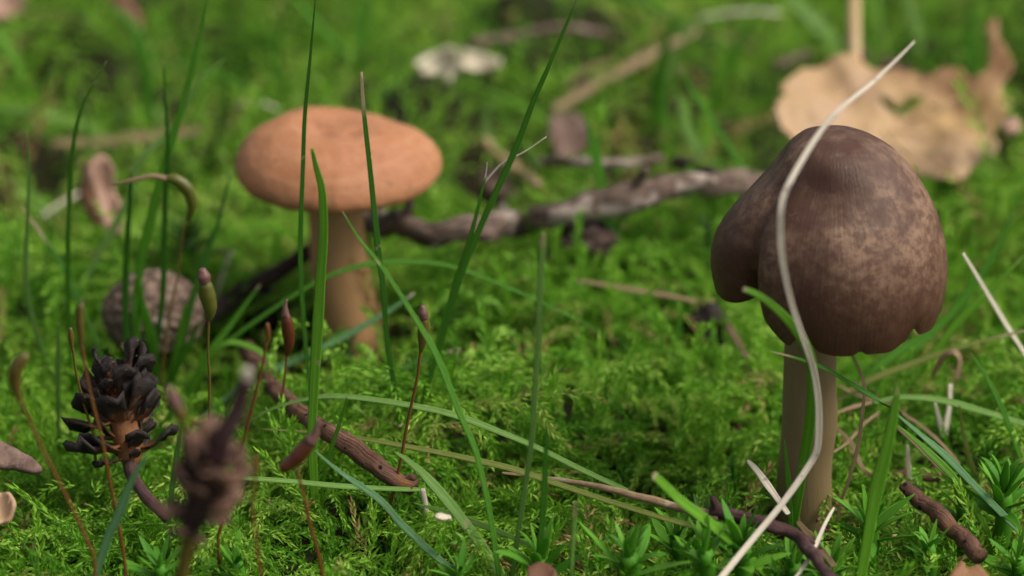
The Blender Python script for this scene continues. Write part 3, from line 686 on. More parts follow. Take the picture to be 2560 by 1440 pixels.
blade('broad green blade slanting down behind the brown cap', [(2545, 505), (2500, 605), (2440, 705), (2340, 825), (2260, 890)], 20, 'green', .06, dry=.0)
blade('dry whitish stalk leaning beside the brown cap', [(2408, 633), (2450, 702), (2510, 802), (2575, 905), (2600, 960)], 13, 'white', -.06, dry=.0, tipw=.5)
blade('small green blade at the foot of the brown stem', [(1960, 1098, -.18), (1968, 1180, -.175), (1975, 1270, -.17), (1978, 1340, -.17)], 12, 'green', dry=0)
blade('long bleached dead blade arching over the brown cap', [(2287, 103, -.12), (2230, 160, -.14), (2180, 207, -.16), (2100, 272, -.19), (2050, 330, -.205), (2005, 400, -.225), (1974, 456, -.24), (1958, 492, -.246), (1952, 530, -.25), (1951, 580, -.25), (1956, 650, -.25), (1978, 755, -.24), (2014, 862, -.225), (2035, 930, -.21), (2046, 1010, -.205), (2046, 1090, -.205), (2042, 1125, -.206), (2026, 1158, -.208), (1962, 1250, -.225), (1880, 1350, -.25), (1785, 1465, -.29)], 14, 'white', dry=.0, flat=.2, keel=.6, tipw=.25, n=90, basew=1.1, peak=.25, name='dead_grass_stalk', cat='dead grass', foot=False)
# dry strands
def strand(label, pts, w=10, c='straw', **kw):
    kw.setdefault('dry', 0); kw.setdefault('tipw', .5)
    return blade(label, pts, w, c, name='dry_stalk', cat='dry stalk', **kw)
strand('thin bowed tan strand standing close to the brown stem', [(2118, 868), (2142, 910), (2161, 965), (2156, 1030), (2146, 1110), (2122, 1200), (2100, 1260)], 9)
strand('V-shaped folded straw under the pale arching stalk', [(2338, 1008), (2348, 1050), (2360, 1090), (2366, 1060), (2374, 1010), (2376, 960)], 13, 'white', both=True, lift=.05)
strand('forked tan straw clump behind the arching stalk', [(2330, 940), (2362, 890), (2386, 880), (2400, 900), (2392, 950)], 16, 'straw', both=True, lift=.05)
strand('short upright straw above the peeled twig', [(2268, 1112), (2270, 1160), (2276, 1228)], 12, 'white')
strand('tan straw running along the upper side of the long blue-green blade', [(2240, 1022), (2300, 1062), (2350, 1105), (2400, 1160)], 10, both=True, lift=.035)
strand('tan straw running along the lower side of the bright slanting blade', [(2235, 1062), (2290, 1110), (2340, 1160), (2395, 1212)], 10, both=True, lift=.035)
strand('slanting tan straw crossing low beside the brown stem', [(2200, 1028), (2160, 1060), (2120, 1105), (2085, 1130)], 9, both=True, lift=.03)
strand('short tan straw touching the brown stem', [(2085, 1035), (2130, 1018), (2180, 1005)], 9, both=True, lift=.03)
strand('curved whitish straw arching to the peeled twig', [(2085, 1062), (2130, 1110), (2160, 1175), (2215, 1205)], 11, 'straw', both=True, lift=.03)
strand('bleached straw with a slanted end under the dead arch', [(1868, 1150), (1895, 1180), (1930, 1228), (1970, 1284)], 17, 'white', both=True, lift=.05, tipw=.4)
strand('pale thread curving from the brown stem foot to the front', [(2086, 1268), (2065, 1305), (2045, 1350), (2020, 1400), (1985, 1450)], 10, 'white', both=True, lift=.04)
strand('flat yellowish straw beside the purple-brown twig', [(1992, 1302), (2020, 1335), (2050, 1370), (2085, 1415)], 18, 'straw', both=True, lift=.03)
strand('thick straw lying far behind between the two mushrooms', [(1384, 275), (1470, 222), (1600, 150), (1745, 75)], 26, 'straw', both=True, lift=.05, tipw=.8)
strand('short straw beside the black clod', [(1808, 795), (1830, 830), (1866, 892)], 16, 'straw', both=True, lift=.02)
strand('tan strand lying on the moss toward the black clod', [(1440, 700), (1560, 720), (1690, 742), (1780, 765)], 12, 'straw', both=True, lift=.02)
strand('tan straw lying level behind the round seed ball', [(130, 358), (260, 352), (400, 338), (500, 325)], 26, 'straw', both=True, lift=.02)
strand('short pale cut straw leaning beside the seed ball', [(582, 622), (570, 650), (556, 690), (545, 720)], 10, 'white')
# blurred grass further back
for pts, w, c, lab in [
    ([(560, 148), (490, 212), (440, 312), (350, 402), (320, 500), (245, 640), (205, 710)], 18, 'pale', 'pale soft blade slanting behind the grass tuft'),
    ([(275, 10), (330, 60), (360, 150), (370, 230), (368, 330)], 30, 'green', 'broad blade drooping in the back behind the tall tuft'),
    ([(1462, 288), (1480, 350), (1495, 420), (1512, 520), (1535, 590)], 26, 'green', 'blade standing in front of the bark-covered branch'),
    ([(1950, -30), (2010, 30), (2070, 90), (2115, 170)], 32, 'pale', 'pale stem meeting the fallen leaf at its stalk'),
    ([(1700, 240), (1720, 330), (1780, 420), (1850, 470)], 34, 'pale', 'pale bent stem behind the brown cap edge'),
    ([(1660, 180), (1650, 260), (1665, 340)], 30, 'green', 'short blade behind the thick straw'),
    ([(2430, -20), (2425, 90), (2440, 190), (2455, 240)], 26, 'green', 'upright blade behind the upturned lobe of the fallen leaf'),
    ([(0, 268), (90, 280), (160, 300), (240, 320)], 26, 'pale', 'pale blade lying across the moss beyond the curled leaf strip'),
    ([(0, 440), (60, 480), (110, 520)], 20, 'pale', 'short pale blade crossing behind the pale slender blade'),
    ([(-20, 60), (20, 120), (60, 200)], 24, 'bright', 'bright short blade far behind the tall lone blade'),
    ([(930, -20), (905, 60), (900, 130)], 30, 'green', 'broad blade far behind the orange cap')]:
    blade(lab, pts, w, c, .02, dry=0)
rng_s = random.Random(17)
for pts, w, c, dy, lab in [
    ([(2345, 815), (2290, 850), (2230, 890), (2165, 945), (2120, 1000)], 24, 'green', .03, 'broad green blade sloping up behind the brown stem'),
    ([(2560, 640), (2480, 720), (2400, 800), (2330, 890), (2270, 960)], 22, 'bright', .03, 'bright blade rising behind the forked tan straw clump'),
    ([(2425, 880), (2470, 950), (2500, 1010), (2540, 1110), (2560, 1170)], 13, 'green', .02, 'thin bent blade beyond the pale arching stalk'),
    ([(2398, 1010), (2408, 1080), (2425, 1150), (2450, 1220)], 11, 'yellow', .0, 'thin yellowish blade behind the bright slanting blade'),
    ([(2090, 960), (2140, 985), (2190, 1000), (2250, 1010)], 11, 'straw', .0, 'short tan strand crossing the thin dark strand'),
    ([(1690, 30), (1660, 130), (1640, 240), (1650, 330)], 26, 'green', .0, 'upright blade beside the far end of the thick straw'),
    ([(1760, 20), (1700, 110), (1665, 200)], 22, 'pale', .02, 'pale blade leaning over the far end of the thick straw'),
    ([(2260, -20), (2290, 60), (2300, 120)], 24, 'pale', .02, 'pale blade standing above the fallen leaf'),
    ([(1900, 20), (1860, 90), (1810, 190), (1780, 280)], 22, 'green', .02, 'slanting green blade behind the tan-tipped blade'),
    ([(700, 60), (690, 150), (705, 220)], 24, 'green', .02, 'short broad blade behind the orange cap edge'),
    ([(150, 380), (200, 330), (300, 290), (390, 270)], 20, 'pale', .05, 'pale blade bending over the level tan straw'),
    ([(20, 640), (60, 560), (120, 480), (190, 420)], 18, 'pale', .05, 'pale blade slanting beside the dark red-brown leaf'),
    ([(1240, 230), (1215, 290), (1222, 350), (1260, 400)], 18, 'pale', .02, 'small curved pale blade above the pale peeled twig'),
    ([(1500, 400), (1560, 350), (1610, 300), (1640, 270)], 22, 'yellow', .04, 'yellowish blade crossing behind the standing blade by the branch')]:
    blade(lab, pts, w, c, dy, dry=0)
for i in range(22):
    bx, by = rng_s.uniform(-0.75, 0.8), rng_s.uniform(0.72, 1.6)
    if abs(bx - 0.42) < .28 and by < 1.2: continue
    L = rng_s.uniform(.05, .16); an = rng_s.uniform(-1.2, 1.2); z0 = float(hgt(bx, by)) + .012
    P = [(bx + L * s * math.cos(an), by + L * s * math.sin(an), z0 + .02 * s + .008 * math.sin(3 * s)) for s in (0, .33, .66, 1)]
    V, F, A = tube(spline(P, 14), rng_s.uniform(.005, .011), .5, 6, (0, -.3, 1), wob=.08, seed=i); A['dry'] = np.zeros(len(V))
    B = np.array(P[0]); o = obj('dry_stalk', V - B, F, BL[rng_s.choice(['straw', 'straw', 'white', 'olive'])], None, A); o.location = B.tolist()
    tag(o, 'dry broken straw lying on the moss far behind the mushrooms', 'dry stalk', 'dry straws far behind the mushrooms')
rb = random.Random(5)
for i in range(34):
    bx, by = rb.uniform(-0.75, 0.8), rb.uniform(0.62, 1.55)
    if abs(bx - 0.42) < .26 and by < 1.15: continue
    L = rb.uniform(.12, .3); lean = rb.uniform(-1, 1); cu = rb.uniform(-.5, .5); z0 = float(hgt(bx, by)) - .04
    P = [(bx + lean * L * s + cu * L * s * s, by - .15 * L * s, z0 + L * (s - .45 * s * s * abs(lean))) for s in (1, .66, .33, 0)]
    C_ = spline(P, 20); u = np.linspace(0, 1, 20); W_ = (.15 + .85 * np.sin(np.clip(u * 1.6, 0, 1.4))) * rb.uniform(.006, .012)
    V, F, A = tube(C_, W_, .3, 6, (rb.uniform(-1, 1), -1, .4), keel=.2); A['dry'] = np.zeros(len(V))
    B = np.array(P[-1]); o = obj('grass_stalk', V - B, F, BL[rb.choice(['green', 'green', 'pale', 'bright', 'dark', 'olive'])], None, A); o.location = B.tolist()
    tag(o, 'thin grass blade rising from the moss far behind the mushrooms', 'grass blade', 'grass blades far behind the mushrooms')

# ------------------------------------------------------------------ twigs and branches
def twig(label, pts, w, mat, lift=0.0, sides=16, wob=.15, flat=.9, name='twig', cat='twig', n=60, taper=(1, 1), stubs=(), seed=None):
    P = [gpt(p[0], p[1], (lift if len(p) < 3 else p[2]) + .012) for p in pts]
    C_ = spline(P, n); sd = seed or len(bpy.data.objects)
    C_ = C_ + np.array([[mnoise.noise((i * .22, sd * 1.7, 0.)), 0, mnoise.noise((i * .22, sd * 1.7, 9.))] for i in range(n)]) * w * .13 * pxs(C_[0])
    r_ = np.random.default_rng(sd)
    k = np.array([pxs(p) for p in C_]); W_ = np.linspace(taper[0], taper[1], n) * w * k * (1 + .06 * np.sin(np.linspace(0, 20, n) + sd))
    V, F, A = tube(C_, W_, flat, sides, (0, -1, .5), wob=wob, seed=sd)
    B = C_[n // 2]; o = obj(name, V - B, F, mat, None, A); o.location = B.tolist(); tag(o, label, cat)
    for (s, dx, dz, L, ww) in stubs:
        p = C_[int(s * (n - 1))]; q = [p, p + np.array([dx, -.2 * abs(dx), dz]) * L * .5, p + np.array([dx, -.3 * abs(dx), dz]) * L]
        V, F, A = tube(spline(q, 8), np.linspace(1, .65, 8) * ww * k[0], .9, 8, wob=.15, seed=sd + 1)
        obj('knot', V - B, F, mat, o, A)
    return o
twig('long grey bark-covered branch lying behind the orange stem', [(870, 548), (930, 552), (1010, 568), (1090, 578), (1180, 572), (1290, 556), (1400, 532), (1520, 505), (1640, 480), (1750, 458), (1850, 462), (1960, 480)], 62, M_BARK, .036, wob=.34, n=110, name='branch', cat='branch', stubs=((.18, .2, .9, .035, 34), (.42, -.3, .8, .03, 26), (.66, .4, .9, .04, 36)))
twig('thin grey twig lying level beyond the bark-covered branch', [(1330, 408), (1420, 404), (1530, 408), (1650, 398)], 24, M_BARK, .02)
twig('brown twig slanting down behind the brown cap', [(1690, 405), (1760, 425), (1830, 455), (1930, 500)], 34, M_BARK2, .03)
twig('pale peeled twig pointing down to the bark-covered branch', [(1205, 352), (1250, 392), (1300, 430), (1345, 462)], 26, M_WOOD, .03)
twig('dark twig reaching from the seed ball toward the orange stem', [(510, 800), (560, 765), (610, 725), (680, 690), (770, 632), (850, 600)], 42, M_BARK2, .02, n=50)
twig('red-brown pitted twig lying before the orange mushroom', [(612, 870), (650, 925), (700, 985), (760, 1040), (830, 1086), (890, 1125), (960, 1180), (1036, 1222)], 44, M_BARKRED, .018, wob=.14, taper=(.95, 1.1), n=90, stubs=((.97, .5, .5, .02, 26), (.5, -.3, .9, .012, 18)))
twig('slender beige tapering stalk lying across the front moss', [(1255, 1183), (1330, 1190), (1400, 1200), (1520, 1222), (1650, 1256), (1800, 1294)], 25, M_WOOD, .035, taper=(.25, 1.05), wob=.05, sides=12)
twig('purple-brown twig bending down before the brown stem', [(1780, 1278), (1830, 1288), (1900, 1306), (1975, 1330), (2020, 1370), (2050, 1410), (2090, 1465)], 32, M_BARKPURP, .038, taper=(1.15, .9), stubs=((.04, -.3, .9, .018, 24), (.58, .5, .5, .012, 20)))
twig('brown twig with peeled bark lying among the star moss', [(2262, 1218), (2300, 1250), (2345, 1285), (2395, 1335), (2450, 1390)], 44, M_BARKRED, .012, taper=(.8, 1.1))
twig('rotten red-brown twig half hidden behind the peeled twig', [(2230, 1190), (2290, 1185), (2360, 1195)], 26, M_BARKRED, -.012, n=30)
twig('thin brown twig crossing the far moss behind the fallen leaf', [(2140, 130), (2210, 165), (2300, 200), (2400, 230)], 36, M_BARKPURP, .03)
twig('short brown twig with a tan end far behind the brown cap', [(1935, 165), (1975, 150), (2020, 132)], 18, M_PINKWOOD, .10)
twig('thin twig lying far back above the orange cap', [(1180, 105), (1290, 90), (1400, 70), (1520, 85)], 20, M_PINKWOOD, .04)

# clods and chips, and one black lump for hollow shade
def lump(label, px, py, rx, ry, mat, lift=0.0, seed=1, rough=.35, name='clod_and_shade_lump', cat='clod', freq=2.2, sq=.8):
    c = gpt(px, py + ry * .6, lift); k = pxs(c); c = c + np.array([0, .3 * ry * k, ry * k * .5])
    bm = bmesh.new(); bmesh.ops.create_icosphere(bm, subdivisions=4, radius=1.0)
    for v in bm.verts:
        q = v.co.normalized(); s_ = Vector((seed * 3.1, seed, 0))
        f = 1 + rough * (mnoise.noise(q * freq + s_) + .5 * mnoise.noise(q * freq * 2.3 + s_) + .3 * mnoise.noise(q * freq * 5 + s_))
        v.co = Vector((q.x * rx * k * f, q.y * rx * k * f * .9, q.z * ry * k * f * sq / .8))
    me = bpy.data.meshes.new(name); bm.to_mesh(me); bm.free(); me.materials.append(mat)
    for p in me.polygons: p.use_smooth = True
    at = me.attributes.new('ring', 'FLOAT_VECTOR', 'POINT'); at.data.foreach_set('vector', np.array([v.co[:] for v in me.vertices], np.float32).ravel() * 8)
    o = link(bpy.data.objects.new(name, me)); o.location = c.tolist(); return tag(o, label, cat)
lump('black charred clod sitting in the moss near the brown stem', 1762, 815, 62, 58, M_CHAR_SHADE, seed=2)
lump('rounded brown bark lump below the bark-covered branch', 1468, 600, 70, 46, M_BARK2, seed=3, name='bark_lump', cat='bark lump')
lump('black lump added as the shade of the hollow beside the orange stem', 660, 772, 62, 56, M_CHAR_SHADE, seed=4, lift=-.03)  # added black lump: its colour stands in for shade deep in the hollow
lump('brown lump half buried under the hooked blade', 1400, 655, 48, 32, M_LEAFBROWN, seed=8, name='bark_lump', cat='bark lump', lift=-.02)

# ------------------------------------------------------------------ round seed ball on the left
c = at_y(383, 788, .30); k = pxs(c)
bm = bmesh.new(); bmesh.ops.create_icosphere(bm, subdivisions=6, radius=1.0)
slit = Vector((-.34, -.93, .08)).normalized()
for v in bm.verts:
    q = v.co.normalized()
    n1 = mnoise.noise(q * 2.0 + Vector((4, 1, 2))); n2 = mnoise.noise(Vector((q.x * 9, q.y * 9, q.z * 14))); n3 = mnoise.noise(Vector((q.x * 20, q.y * 20, q.z * 26)))
    f = 1 + .05 * n1 + .035 * abs(n2) * 1.6 + .02 * n3
    dx = (q.x - slit.x * .98) + .25 * (q.z - .0); dz = q.z + .05
    if q.y < 0: f -= .30 * math.exp(-(dx / .085) ** 2 - (dz / .38) ** 4)
    v.co = Vector((q.x * 124, q.y * 112, q.z * 112)) * (k * f)
me = bpy.data.meshes.new('seed_ball'); bm.to_mesh(me); bm.free(); me.materials.append(M_BALL)
for p in me.polygons: p.use_smooth = True
o = link(bpy.data.objects.new('seed_ball', me)); o.location = c.tolist()
tag(o, 'round rough grey-brown woody seed ball with a dark slit', 'seed ball')

# ------------------------------------------------------------------ alder cones with open scales
def scale_mesh(name, L, Wd, th, mat, seed):
    r_ = np.random.default_rng(seed); V = []; A = []; n = 5; m = 5
    for i in range(n):
        s = i / (n - 1); w = Wd * (.22 + .78 * s ** .9) * .5; tk = th * (.5 + .9 * s ** 3)
        for j in range(m):
            a = (j / (m - 1) * 2 - 1); x = L * (s - .10 * a * a * s) * (1 + .06 * r_.normal() * (s > .9)); y = w * a * (1 + .08 * r_.normal() * s); z = .35 * L * s * s - .16 * Wd * a * a * s + 0.075 * L * r_.normal() * s
            V.append((x, y, z + tk * .5)); A.append(s)
            V.append((x * .98, y, z - tk * .5)); A.append(s)
    F = []; f = lambda i, j, b: (i * m + j) * 2 + b
    for i in range(n - 1):
        for j in range(m - 1):
            F.append((f(i, j, 0), f(i + 1, j, 0), f(i + 1, j + 1, 0), f(i, j + 1, 0))); F.append((f(i, j, 1), f(i, j + 1, 1), f(i + 1, j + 1, 1), f(i + 1, j, 1)))
    for i in range(n - 1):
        F.append((f(i, 0, 0), f(i, 0, 1), f(i + 1, 0, 1), f(i + 1, 0, 0))); F.append((f(i, m - 1, 0), f(i + 1, m - 1, 0), f(i + 1, m - 1, 1), f(i, m - 1, 1)))
    for j in range(m - 1):
        F.append((f(n - 1, j, 0), f(n - 1, j, 1), f(n - 1, j + 1, 1), f(n - 1, j + 1, 0)))
    return mesh_data(name, V, F, mat, {'along': A}, smooth=True)
def cone(label, p0, p1, rad, nsc, mat, cmat, stalks, seed, drop=0.0):
    root = empty('alder_cone', p0); tag(root, label, 'cone')
    B = np.array(p0); ax = np.array(p1) - B; L = np.linalg.norm(ax); ax /= L; r_ = np.random.default_rng(seed)
    u = unit(np.cross(ax, (0.3, 1, 0.2))); w = np.cross(ax, u)
    V, F, A = tube(spline([B, B + ax * L], 12), np.array([.4, .6, .7, .75, .75, .75, .7, .65, .6, .5, .4, .2]) * rad * .8, 1, 10, wob=.1, seed=seed)
    adopt(obj('core', V, F, cmat, None, {'along': A['along'] * .3, 'ring': A['ring']}), root)
    ms = [scale_mesh('scale', rad * (.75 + .12 * i), rad * (.48 + .07 * i), rad * (.055 + .015 * i), mat, seed + i) for i in range(4)]
    for i in range(nsc):
        if r_.uniform() < drop: continue
        s = (i + .5) / nsc; a = i * 2.39996 + r_.normal(0, .3); out = u * math.cos(a) + w * math.sin(a)
        pr = .55 + .45 * math.sin(math.pi * min(1, s * 1.02 + .04)); up = .1 + .8 * s ** 2 + r_.normal(0, .32)
        xd = unit(out + ax * up); yd = unit(np.cross(ax, out)); zd = np.cross(xd, yd)
        o = link(bpy.data.objects.new('scale', ms[i % 4]), root)
        p = ax * (L * (.06 + .86 * s)) + out * rad * .12
        sc = pr * r_.uniform(.65, 1.3)
        M = Matrix(((xd[0] * sc, yd[0] * sc, zd[0] * sc, p[0]), (xd[1] * sc, yd[1] * sc, zd[1] * sc, p[1]), (xd[2] * sc, yd[2] * sc, zd[2] * sc, p[2]), (0, 0, 0, 1)))
        o.matrix_local = M
    for P, W_, m, nm in stalks:
        V, F, A = tube(spline(P, 24), W_ if np.isscalar(W_) else np.interp(np.linspace(0, 1, 24), np.linspace(0, 1, len(W_)), W_), .95, 12, wob=.12, seed=seed)
        adopt(obj(nm, V, F, m, None, A), root)
    return root
g1 = gpt(330, 1165, .035); k1 = pxs(g1)
cone('black open decayed cone with orange-brown inner scales lying by the grass tuft', g1, at_y(283, 915, g1[1] + .045), 124 * k1, 62, M_SCALE, M_SCALE,
     [([g1 + np.array([-.002, .0, .004]), gpt(330, 1185, .04), gpt(350, 1222, .036), gpt(385, 1262, .03), gpt(418, 1296, .01)], np.array([36, 34, 30, 30, 26]) * k1, M_BARKPURP, 'stalk')], 4, .12)
YF = -0.56
F0 = at_y(475, 1330, YF); F1 = at_y(546, 1125, YF - .01); kf = pxs(F0)
cone('small weathered cone on an upright stalk with a purple stem at its top', F0, F1, 118 * kf, 40, M_SCALE2, M_BARK2,
     [([F0, at_y(460, 1400, YF), at_y(455, 1500, YF), at_y(452, 1600, YF)], np.array([40, 34, 34, 36]) * kf, M_SETAG, 'stalk'),
      ([F1 - (F1 - F0) * .1, at_y(568, 1075, YF - .012), at_y(600, 1000, YF - .015), at_y(618, 945, YF - .02)], np.array([50, 46, 44, 34]) * kf, M_BARKPURP, 'stem'),
      ([at_y(616, 952, YF - .02), at_y(619, 922, YF - .022)], np.array([24, 20]) * kf, BL['white'], 'broken_tip')], 8, .1)

# ------------------------------------------------------------------ moss fruit: stalks with capsules
def sporophyte(label, pts, w, cap, cw, beak=None, mats=(None, None), dy=0.0, Y=None, calyptra=None, cyoff=0.0):
    """pts: stalk tip to base; cap: capsule from stalk end outward"""
    if Y is not None: pts = [(a, b, Y) for a, b in pts]
    C_ = path3(pts, dy, n=40); yt = C_[0][1]
    d = np.array([0, 0, -1.0]); C_ = np.concatenate([C_, [C_[-1] + d * .02, C_[-1] + d * .035]])
    root = empty('moss_fruit', C_[-1]); tag(root, label, 'moss fruit', 'moss fruit stalks')
    k = pxs(C_[0])
    V, F, A = tube(C_, .60 * w * np.linspace(.8, 1.05, len(C_)) * np.array([pxs(p) for p in C_]), 1, 8, wob=.05); adopt(obj('seta', V, F, mats[0] or M_SETA, None, A), root)
    P = spline([at_y(a, b, yt + cyoff) for a, b in cap], 26); u = np.linspace(0, 1, 26)
    prof_ = np.interp(u, [0, .12, .35, .6, .85, .97, 1], [.25, .5, .85, 1.0, .85, .62, .45])
    V, F, A = tube(P, prof_ * .88 * cw * k, .95, 14, wob=.06); cp = obj('capsule', V, F, mats[1] or M_CAPRED, None, A); adopt(cp, root)
    if beak:
        P = spline([at_y(a, b, yt + cyoff) for a, b in beak[0]], 10)
        V, F, A = tube(P, np.interp(np.linspace(0, 1, 10), np.linspace(0, 1, len(beak[1])), beak[1]) * k, 1, 10); obj('lid', V, F, beak[2], cp, A)
    return root
G = 'moss fruit stalks'
sporophyte('curved olive moss capsule with a dry pointed hood above the seed ball', [(468, 545), (455, 600), (446, 680), (430, 760), (415, 850), (405, 930)], 10, [(470, 550), (476, 532), (480, 505), (468, 472), (440, 450), (415, 446)], 38,
           ([(420, 448), (385, 440), (340, 448), (280, 462)], [16, 13, 10, 3], BL['straw']), (M_SETAG, M_CAPGREEN), Y=tus[1] - .03)
sporophyte('olive moss capsule with a round purplish lid beside the seed ball', [(522, 790), (520, 880), (524, 960), (522, 1080), (520, 1110)], 13, [(524, 800), (525, 770), (518, 730), (512, 700)], 48, ([(512, 706), (509, 690), (506, 672)], [30, 36, 16], M_CAPDARK), (M_SETAG, M_CAPGREEN), Y=-.12)
sporophyte('red-brown spindle moss capsule with a beak near the orange stem foot', [(717, 885), (712, 940), (700, 1030), (692, 1110), (690, 1130)], 11, [(717, 888), (722, 860), (720, 820), (714, 785)], 38, ([(714, 790), (713, 765), (717, 748)], [22, 12, 4], M_CAPDARK), (M_SETA, M_CAPRED), Y=.02)
sporophyte('thin olive-brown moss capsule with a pale lid between the mushrooms', [(1052, 870), (1042, 950), (1020, 1050), (1000, 1160), (975, 1260), (950, 1390)], 15, [(1052, 880), (1056, 850), (1060, 815), (1060, 790)], 34, ([(1060, 796), (1058, 782), (1056, 764)], [24, 26, 10], M_CAPDARK), (M_SETA, M_SETAG), Y=-.10)
sporophyte('red-brown drooping moss capsule with a yellow straw stuck to it', [(742, 1172), (755, 1220), (775, 1310), (795, 1380), (808, 1450)], 16, [(735, 1168), (708, 1172), (735, 1150), (765, 1118), (782, 1098)], 46, ([(775, 1104), (788, 1085), (797, 1045)], [36, 20, 4], M_CAPDARK), (M_SETA, M_CAPRED), Y=-.30)
sporophyte('dark slender moss fruit in front of the open cone', [(205, 860), (215, 930), (235, 1020), (255, 1100), (280, 1230), (305, 1360), (315, 1440)], 15, [(205, 870), (202, 840), (200, 800), (203, 760)], 26, ([(203, 768), (205, 748)], [12, 4], M_CAPDARK), (M_SETA, M_SETAG), Y=-.26)
sporophyte('stooping moss fruit with a brown capsule near the seed husk', [(52, 1000), (70, 1040), (95, 1100), (140, 1190), (190, 1290), (235, 1390)], 15, [(50, 1005), (38, 960), (42, 920), (65, 885)], 42, None, (M_SETA, M_SETAG), Y=-.34)
sporophyte('short rusty moss stalk without an open capsule near the orange stem', [(668, 850), (655, 920), (630, 1020), (605, 1120), (580, 1230), (545, 1340)], 14, [(668, 860), (670, 835), (668, 808)], 16, None, (M_SETA, M_SETA), Y=-.22)
sporophyte('olive moss fruit with a grey twisted lid in front of the tuft', [(455, 1050), (462, 1120), (470, 1200), (478, 1300)], 20, [(458, 1060), (450, 1035), (440, 1010)], 42, ([(442, 1015), (432, 995), (420, 968)], [34, 28, 18], M_CAPDARK), (M_SETAG, M_SETAG), Y=-.47)
sporophyte('thin rusty moss stalk rising among the front moss by the yellow stem', [(640, 1180), (632, 1260), (640, 1350), (655, 1450)], 15, [(640, 1190), (640, 1165), (636, 1140)], 18, None, (M_SETA, M_SETA), Y=-.40)
sporophyte('short tan moss stalk leaning beside the black open cone', [(182, 870), (190, 930), (210, 1010), (235, 1090)], 12, [(182, 880), (178, 850), (176, 820)], 16, None, (M_SETAG, M_SETAG), Y=-.05)

# ------------------------------------------------------------------ leaves and flakes, thin but with their own thickness and curl
def inside(p, poly):
    x, y = p; c = False; j = len(poly) - 1
    for i in range(len(poly)):
        if (poly[i][1] > y) != (poly[j][1] > y) and x < (poly[j][0] - poly[i][0]) * (y - poly[i][1]) / (poly[j][1] - poly[i][1]) + poly[i][0]: c = not c
        j = i
    return c
def sheet(name, outline, mat, anchor, slope, step=18, holes=(), curl=0.0, th=.004, seed=0, yaw=0.0, rough=.006):
    """outline in photo px, laid on a plane through `anchor` that rises backwards by `slope` radians"""
    N = np.array([math.sin(yaw) * math.sin(slope), -math.sin(slope) * math.cos(yaw), math.cos(slope)])
    P2 = [Vector(p) for p in outline]; E = [(i, (i + 1) % len(outline)) for i in range(len(outline))]
    for h in holes:
        b = len(P2); P2 += [Vector(p) for p in h]; E += [(b + i, b + (i + 1) % len(h)) for i in range(len(h))]
    xs = [p[0] for p in outline]; ys = [p[1] for p in outline]; r_ = random.Random(seed)
    for gx_ in np.arange(min(xs), max(xs), step):
        for gy_ in np.arange(min(ys), max(ys), step):
            q = (gx_ + r_.uniform(-.3, .3) * step, gy_ + r_.uniform(-.3, .3) * step)
            if inside(q, outline) and not any(inside(q, h) for h in holes): P2.append(Vector(q))
    vo, _, fo_, _, _, _ = delaunay_2d_cdt(P2, E, [], 0, 1e-3)
    fc = []
    for f in fo_:
        cx = sum(vo[i].x for i in f) / len(f); cyy = sum(vo[i].y for i in f) / len(f)
        if inside((cx, cyy), outline) and not any(inside((cx, cyy), h) for h in holes): fc.append(tuple(f))
    mx, my = sum(xs) / len(xs), sum(ys) / len(ys); sx = (max(xs) - min(xs)) / 2; sy = (max(ys) - min(ys)) / 2
    V = []
    for v in vo:
        d = ray(v.x, v.y); t = float(np.dot(np.array(anchor) - CAM, N) / np.dot(d, N)); p = CAM + d * t
        a, b = (v.x - mx) / sx, (v.y - my) / sy
        p = p + N * (curl * (a * a + .6 * b * b) + rough * mnoise.noise((v.x / 90, v.y / 90, seed)) + .4 * rough * mnoise.noise((v.x / 30, v.y / 30, seed)))
        V.append(p)
    B = np.array(anchor); me = mesh_data(name, np.array(V) - B, fc, mat)
    o = link(bpy.data.objects.new(name, me)); o.location = B.tolist()
    md = o.modifiers.new('thickness', 'SOLIDIFY'); md.thickness = th; md.offset = 0
    return o, N
def dense(poly, amp=4, seed=1, n=10):
    P = spline(list(poly) + [poly[0]], n * len(poly))[:-1]; r_ = np.random.default_rng(seed)
    w = np.convolve(np.tile(r_.normal(0, amp, len(P)), 3), [.25, .5, .25], 'same')[len(P):2 * len(P)]
    return [(float(a + w[i]), float(b + w[(i + 7) % len(P)])) for i, (a, b) in enumerate(P)]
lo = [(2130, 172), (2050, 190), (1985, 230), (1945, 275), (1955, 300), (1930, 340), (1945, 385), (1990, 420), (2080, 450), (2200, 440), (2290, 445), (2340, 470), (2380, 487), (2410, 470), (2430, 440), (2480, 420), (2490, 380), (2480, 340), (2510, 310), (2520, 280), (2500, 240), (2528, 205), (2510, 160), (2492, 140), (2485, 105), (2460, 110), (2468, 160), (2462, 205), (2425, 215), (2400, 180), (2350, 185), (2320, 205), (2260, 185), (2190, 185)]
hole = [(2190, 255), (2220, 262), (2245, 275), (2275, 252), (2310, 245), (2300, 265), (2270, 275), (2255, 292), (2230, 290), (2205, 275)]
la = gpt(2385, 478, .015)
lf, LN = sheet('fallen_leaf', dense(lo, 2, 2, 6), M_LEAF, la, math.radians(24), 16, [hole, [(2318, 262), (2345, 270), (2352, 292), (2325, 285)]], .03, .004, 3, 0.0, .018)
tag(lf, 'large tan fallen leaf with holes lying behind the brown mushroom', 'leaf')
def onleaf(px, py, up=.006):
    d = ray(px, py); tt = float(np.dot(la - CAM, LN) / np.dot(d, LN)); return CAM + d * tt + LN * (up + .03 * (((px - 2225) / 290) ** 2 + .6 * ((py - 296) / 190) ** 2))
P = [onleaf(2122, -30, .06), onleaf(2125, 60, .03), onleaf(2134, 150), onleaf(2150, 220, .004), onleaf(2190, 300, .003), onleaf(2250, 380, .003), onleaf(2330, 455, .002)]
